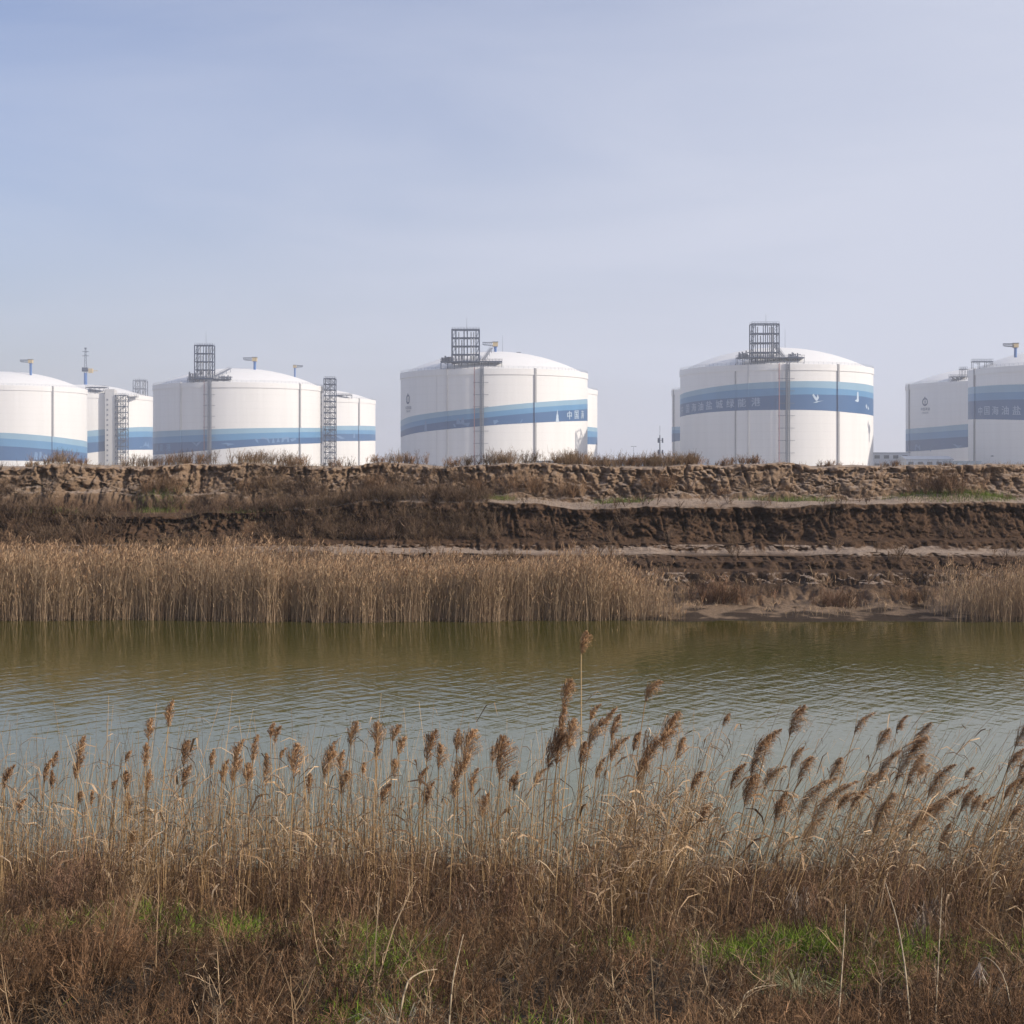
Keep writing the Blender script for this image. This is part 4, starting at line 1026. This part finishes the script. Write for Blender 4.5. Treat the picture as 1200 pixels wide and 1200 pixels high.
def belt(n, x0, x1, y0, y1, h0, h1, keep=None):
    x = rng.uniform(x0, x1, n); y = rng.uniform(y0, y1, n)
    if keep is not None: k = rng.random(n) < keep(x, y); x, y = x[k], y[k]
    P = far_pts(x, y); P[:, 2] = np.maximum(P[:, 2], -.05) - .03
    hm = (fbm(x * .35, y * .35, 3) - .5) * 1.5 + (fbm(x * 1.6, y * .8, 2) - .5) * .7 - .3 * np.clip((x + 4) / 5, 0, 1) * (x < 12) - .5 * np.clip((x - 3) / 4, 0, 1) * (x < 12) - .2 * np.clip((x + 13) / 8, 0, 1) * (x < 12)
    H = np.maximum(rng.uniform(h0, h1, len(x)) - .55 * rng.random(len(x)) ** 3 + hm, .3)
    N = len(x); s = np.linspace(0, 1, 4)
    d = np.stack([rng.normal(.02, .075, N) + (rng.random(N) < .06) * rng.normal(0, .5, N), rng.normal(0, .05, N), np.ones(N)], 1); bn = np.stack([rng.normal(.03, .09, N), 0 * x, 0 * x], 1)
    Q = P[:, None] + d[:, None] * (H[:, None] * s)[..., None] + bn[:, None] * (H[:, None] * s ** 2)[..., None]
    cs = tints(N, (.21, .135, .08), (.54, .395, .26), .35)
    rb.add(Q, np.array([.011, .010, .008, .005]), cs)
    i = np.repeat(np.arange(N), 2); u = rng.uniform(.3, .95, len(i)); p0 = P[i] + d[i] * (H[i] * u)[:, None] + bn[i] * (H[i] * u * u)[:, None]
    a = rng.random(len(i)) * 6.28; L = rng.uniform(.15, .5, len(i)); e = np.stack([np.cos(a) * .45, np.sin(a) * .45, rng.uniform(.5, 1.1, len(i))], 1)
    rb.add(np.stack([p0, p0 + e * (L * .6)[:, None], p0 + e * L[:, None] - np.array([0, 0, .25]) * L[:, None]], 1), np.array([.011, .012, .004]), tints(len(i), (.26, .165, .09), (.60, .44, .27), .3))
    k = rng.random(N) < .22; T = Q[k, -1]; M = k.sum()                  # feathery tips
    for q in range(4):
        e = unit(rng.normal(0, .35, (M, 3)) + [.25, 0, .9]); o = rng.uniform(-.12, .1, (M, 1)) * np.array([0, 0, 1]); L = rng.uniform(.08, .22, (M, 1))
        rb.add(np.stack([T + o, T + o + e * L * .5, T + o + e * L], 1), np.array([.014, .032, .009]), tints(M, (.28, .165, .09), (.52, .35, .21), .25))


belt(48000, -30, 10.3, 60.9, 65.0, 2.0, 2.75, lambda x, y: np.clip((6.6 + 1.6 * (fbm(y * 1.5, x * .2, 2) - .5) - x) / 3.2, .0, 1) * np.clip((fbm(x * .9 + 7, y * .9, 3) - .22) * 4, .15, 1))
belt(3000, -30, 6.9, 60.7, 61.6, 1.2, 2.6)
belt(7500, 17.0, 32, 60.6, 65.4, 1.3, 2.3, lambda x, y: np.clip((x - 17.2) / 2.2, .1, 1))
belt(500, 7.2, 17.5, 61.6, 64.8, .25, .6, lambda x, y: np.clip((fbm(x * .9, y, 2) - .45) * 3, .02, .6))
belt(1600, 2, 30, 66.3, 68.8, .4, 1.0, lambda x, y: np.clip((fbm(x * .6, y * .4, 2) - .5) * 2, .0, .5))
tag(rb.build('reed_belt', BLADE), 'long belt of pale dry reeds along the foot of the far bank', 'reeds', kind='stuff')

# scrub and grass on the ledges and scarps of the far bank
rb = RB()


def far_base(n, x0, x1, y0, y1, f=None):
    x = rng.uniform(x0, x1, n); y = rng.uniform(y0, y1, n)
    if f is not None: k = rng.random(n) < f(x, y); x, y = x[k], y[k]
    return far_pts(x, y)


BR0, BR1 = (.085, .048, .027), (.38, .235, .135)
leftish = lambda x: np.clip((6.5 - x) / 9, .05, 1)
B = far_base(7000, -34, 34, 73.5, 76.2, lambda x, y: np.clip((fbm(x * .28 + 8, y * .5, 3) - .34) * 5, 0, 1) * np.clip(leftish(x) * 1.1, 0, 1))
weeds(rb, B, rng.uniform(.4, .95, len(B)), 6, 8, 0, BR0, (.22, .15, .10), .9, w=(.015, .012, .01), tl=.42)
B = far_base(3600, -34, 34, 78.6, 80.7, lambda x, y: np.clip((fbm(x * .25 + 48, y * .4, 3) - .42) * 5, 0, 1) * leftish(x) * np.clip((81.2 - y) / 1.6, .1, 1))
weeds(rb, B, rng.uniform(.4, .9, len(B)), 6, 8, 0, BR0, (.24, .165, .11), .9, w=(.015, .012, .01), tl=.42)
B = far_base(2400, -28, 10, 81, 84, lambda x, y: np.clip((fbm(x * .5 + 48, y * 0, 3) - .45) * 4, 0, 1) * np.where(x > -9, 1, .5))
weeds(rb, B, rng.uniform(.25, .95, len(B)), 6, 8, 0, (.13, .08, .045), (.30, .205, .125), .55, w=(.012, .009, .008), tl=.36)
B = far_base(2200, -34, 30, 65.5, 73.4, lambda x, y: np.clip((fbm(x * .4 + 1, y * .5, 3) - .42) * 5, 0, 1) * np.clip((8 - x) / 12, .14, 1) * np.where(x < 1, 1.6, 1))
weeds(rb, B, rng.uniform(.4, .95, len(B)), 8, 9, 0, BR0, (.26, .17, .10), .9, w=(.014, .011, .01), tl=.42)
tag(rb.build('dry_scrub', BLADE), 'dry brown scrub covering the slopes of the far bank', 'scrub', kind='stuff')
rb = RB()
B = far_base(34000, -34, 34, 73.6, 80.9, lambda x, y: np.clip((fbm(x * .5 + 28, y * .6, 3) - .42) * 4, 0, 1) * np.clip(leftish(x) + .06, 0, 1))
blades(rb, B, rng.uniform(.12, .45, len(B)), (.16, .11, .065), (.38, .29, .18), .012, .6, (.08, 0), K=3)
for yy, n_, h_ in ((75.3, 5200, .28), (80.85, 9000, .30), (83, 6000, .35)):      # fringes along both lips
    B = far_base(n_, -34, 34, yy, yy + .8, lambda x, y: np.clip((fbm(x * .35 + yy, y * 0, 3) - .40) * 4, .03, 1) * np.clip(leftish(x) + .15, 0, 1))
    blades(rb, B, rng.uniform(.3, 1.2, len(B)) * h_, (.19, .135, .08), (.42, .33, .21), .011, .5, (.1, 0), K=3)
tag(rb.build('straw_grass', BLADE), 'straw coloured grass fringing the ledges of the far bank', 'dry grass', kind='stuff')
rb = RB()


def gspots(x, y, L):
    g = 0 * x
    for a, b, c, e in L: g = np.maximum(g, np.exp(-(((x - a) / c) ** 2 + ((y - b) / e) ** 2)))
    return np.clip(g * 1.3 - .25, 0, 1)


GS = [(-23.5, 76, 2.2, 1.0), (-7.3, 77, 1.7, 1.2), (-12.5, 76, 1.5, .9), (-1, 77.5, 1.2, 1), (21.8, 76.6, 3, 1.3), (23.4, 76.2, 1.2, 1.0), (-18, 79, 1.4, 1), (5.5, 77.5, 1.4, .8), (14, 77.6, 2.4, .7), (-28, 77, 2, 1), (24, 78.5, 1.6, 1)]
B = far_base(90000, -32, 30, 75, 80, lambda x, y: gspots(x, y, GS)); blades(rb, B, rng.uniform(.12, .42, len(B)), (.06, .10, .015), (.20, .25, .05), .014, .5, K=3)
tag(rb.build('green_ground_cover', BLADE), 'low green growth in patches on the upper ledge of the far bank', 'ground cover', kind='stuff')


def shrub(x, sy, h, label, px_x=True, dens=1.0, c0=BR0, c1=BR1, group='dry shrubs on the far bank'):
    d = 80.9 if sy > 79.5 else sy; X_ = (x - HX) / F * d; p = far_pt(X_, sy); rb = RB()
    n = int(15 * dens); B_ = np.tile(p - [0, 0, .05], (n, 1)) + rng.normal(0, .45 * h, (n, 3)) * [1.2, .5, 0]
    weeds(rb, B_, np.full(n, h) * rng.uniform(.45, 1.15, n), 6, 10, 2, c0, c1, .6, w=(.013, .009, .008), tl=.34)
    o = rb.build('dry_shrub', BLADE, None, p); o.location = p
    tag(o, label, 'shrub', group); return o


CREST = [(32, .35, 'low brown shrub on the bank crest below the crane of the leftmost tank'), (88, .45, 'brown shrub on the bank crest at the right foot of the leftmost tank'),
         (152, .8, 'tall brown shrub on the bank crest at the foot of the left stair tower'), (166, .6, 'brown shrub on the crest just right of the left stair tower'),
         (212, .75, 'wide brown shrub on the crest under the left pilaster of the second big tank'), (234, .8, 'tallest shrub on the crest under the ladder of the second big tank'),
         (340, .6, 'thin shrub on the crest under the right pilaster of the second big tank'), (396, .6, 'shrub on the crest at the foot of the right stair tower'),
         (441, .5, 'low shrub on the crest at the right edge of the half hidden tank'), (477, .7, 'dense dark shrub on the crest under the emblem of the tank left of centre'),
         (530, .6, 'brown shrub on the crest left of the ladder on the emblem tank'), (556, .7, 'brown shrub on the crest under the red riser of the tank left of centre'),
         (585, .85, 'tall straw coloured shrub on the crest, just right of the ladder on the emblem tank'), (627, .75, 'shrub on the crest under the dark pilaster of the tank left of centre'),
         (655, .5, 'low shrub on the crest under the painted lighthouse'), (692, .8, 'bushy shrub on the crest at the foot of the hidden tank strip'),
         (741, .6, 'dark tufted shrub on the crest in the gap between the middle tanks'), (750, .65, 'dark tufted shrub leaning right in the gap between the middle tanks'),
         (796, .5, 'wide round shrub on the crest at the left edge of the lettered tank'), (814, .45, 'flat shrub on the crest under the first letters of the lettered tank'),
         (846, .5, 'small round shrub on the crest left of the faint pilaster of the lettered tank'), (875, .6, 'thin shrub on the crest below the last letters of the lettered tank'),
         (889, .55, 'thin shrub on the crest left of the red riser of the lettered tank'), (972, .4, 'sparse shrub on the crest under the dark pilaster of the lettered tank'),
         (1050, .45, 'round shrub on the crest in front of the pale two storey building'), (1112, .25, 'tiny shrub on the crest in front of the low blue shed')]
for x, h, lab in CREST:
    pale = x in (585, 556, 627, 152, 234)
    shrub(x, 82.0, h * 1.15, lab, c1=(.30, .21, .13) if pale else BR1)
shrub(845, 65.6, 1.25, 'large round brown shrub on the muddy foot of the far bank', dens=3.2, c1=(.34, .20, .12))
shrub(985, 65.2, .95, 'smaller brown shrub on the muddy foot of the far bank, right of the large one', dens=2.6, c1=(.32, .19, .115))
shrub(1060, 66.0, 1.0, 'grey brown shrub on the muddy foot at the start of the right reeds', dens=1.4)
shrub(1105, 76.6, 1.5, 'big dead bush on the green mound of the upper ledge', dens=3.4, c1=(.34, .21, .125))
shrub(920, 79.0, .55, 'small shrub at the foot of the upper scarp below the lettered tank'); shrub(845, 79.0, .5, 'reddish small shrub at the left foot of the bare upper scarp')
shrub(440, 79.4, 1.3, 'dark round bush against the upper scarp left of centre', dens=1.8); shrub(560, 79.4, 1.1, 'reddish bush against the upper scarp under the red riser', dens=1.5)
shrub(620, 79.4, 1.3, 'dark bush against the upper scarp under the dark pilaster', dens=1.6); shrub(670, 79.2, 1.2, 'broad bush against the upper scarp under the hidden tank strip', dens=1.6)
shrub(770, 79.6, 1.0, 'bush against the upper scarp under the antenna pole', dens=1.5); shrub(200, 79.4, 1.4, 'dark bush against the upper scarp under the second big tank', dens=1.8)
shrub(290, 79.4, .9, 'bush on the pale upper scarp under the small lamp pole', dens=1.3)

# ------------------------------------------------------------------ air, light, sky
mb = MB(); mb.box((-3600, -420, -2.6), (3600, 4600, 90)); hz = mb.build('haze', None.__class__ and bpy.data.materials.new('haze_air'))
hm_ = hz.data.materials[0]; hm_.use_nodes = True; nt = hm_.node_tree; nt.nodes.clear()
vo = nt.nodes.new('ShaderNodeVolumePrincipled'); vo.inputs['Color'].default_value = (.93, .95, 1.0, 1); vo.inputs['Density'].default_value = .00030; vo.inputs['Anisotropy'].default_value = .2
ou = nt.nodes.new('ShaderNodeOutputMaterial'); nt.links.new(vo.outputs[0], ou.inputs['Volume']); hz['kind'] = 'stuff'; hz.display_type = 'WIRE'
hz['label'] = 'thin pale haze filling the air over the whole place'; hz['category'] = 'haze'

sd = Vector((.93, -.36, 0)).normalized(); EL = math.radians(30); sd = Vector((sd.x * math.cos(EL), sd.y * math.cos(EL), math.sin(EL)))
sl = bpy.data.lights.new('Sun', 'SUN'); sl.energy = 3.2; sl.angle = math.radians(.6); sl.color = (1, .90, .775)
so = bpy.data.objects.new('Sun', sl); C.objects.link(so); so.rotation_euler = sd.to_track_quat('Z', 'Y').to_euler()

W = bpy.data.worlds.new('World'); S.world = W; W.use_nodes = True; nt = W.node_tree; N = nt.nodes; L = nt.links
bg = N['Background']; sk = N.new('ShaderNodeTexSky'); sk.sky_type = 'NISHITA'; sk.sun_disc = False; sk.sun_elevation = EL; sk.sun_rotation = math.atan2(sd.x, sd.y)
sk.air_density = 1.0; sk.dust_density = 2.5; sk.ozone_density = 1.5; sk.altitude = 0
tc = N.new('ShaderNodeTexCoord')
tn = N.new('ShaderNodeMix'); tn.data_type = 'RGBA'; tn.blend_type = 'MULTIPLY'; tn.inputs[0].default_value = 1; tn.inputs[7].default_value = (.98, .92, 1.07, 1)
L.new(sk.outputs[0], tn.inputs[6])
mp = N.new('ShaderNodeMapping'); mp.inputs['Scale'].default_value = (1.4, 1.4, 7); mp.inputs['Rotation'].default_value = (0, .12, .3); L.new(tc.outputs['Generated'], mp.inputs[0])
cn = N.new('ShaderNodeTexNoise'); cn.inputs['Scale'].default_value = 1.6; cn.inputs['Detail'].default_value = 6; cn.inputs['Roughness'].default_value = .55; cn.inputs['Distortion'].default_value = .6; L.new(mp.outputs[0], cn.inputs[0])
cr = N.new('ShaderNodeMapRange'); cr.inputs[1].default_value = .35; cr.inputs[2].default_value = .75; cr.inputs[3].default_value = -.11; cr.inputs[4].default_value = .19; L.new(cn.outputs[0], cr.inputs[0])
sx = N.new('ShaderNodeSeparateXYZ'); L.new(tc.outputs['Generated'], sx.inputs[0])          # the veil thickens towards the sun
v1 = N.new('ShaderNodeMath'); v1.operation = 'MULTIPLY_ADD'; v1.inputs[1].default_value = 1.05; L.new(sx.outputs[0], v1.inputs[0]); L.new(cr.outputs[0], v1.inputs[2])
h1 = N.new('ShaderNodeMapRange'); h1.inputs[1].default_value = 0; h1.inputs[2].default_value = .25; h1.inputs[3].default_value = .85; h1.inputs[4].default_value = .53; L.new(sx.outputs[2], h1.inputs[0])
v2 = N.new('ShaderNodeMath'); v2.operation = 'ADD'; v2.use_clamp = True; L.new(v1.outputs[0], v2.inputs[0]); L.new(h1.outputs[0], v2.inputs[1])
v3 = N.new('ShaderNodeMath'); v3.operation = 'MINIMUM'; v3.inputs[1].default_value = .92; L.new(v2.outputs[0], v3.inputs[0])
cl = N.new('ShaderNodeMix'); cl.data_type = 'RGBA'; L.new(v3.outputs[0], cl.inputs[0]); L.new(tn.outputs[2], cl.inputs[6]); cl.inputs[7].default_value = (4.6, 4.85, 5.75, 1)
L.new(cl.outputs[2], bg.inputs[0]); bg.inputs[1].default_value = .107

cam = bpy.data.cameras.new('Camera'); co = bpy.data.objects.new('Camera', cam); C.objects.link(co); S.camera = co
cam.sensor_width = 36; cam.lens = 36 * F / 1200; cam.shift_y = -(600 - HY) / 1200; cam.clip_end = 9000; cam.clip_start = .1
co.location = (0, 0, EYE); co.rotation_euler = (math.radians(90), 0, 0)
S.view_settings.view_transform = 'Standard'; S.view_settings.look = 'None'; S.view_settings.exposure = .42; S.view_settings.gamma = 1
S.cycles.max_bounces = 6; S.cycles.volume_bounces = 1; S.cycles.transparent_max_bounces = 8; S.cycles.caustics_reflective = False; S.cycles.caustics_refractive = False
for o in S.objects:
    if '_o' in o.keys(): del o['_o']
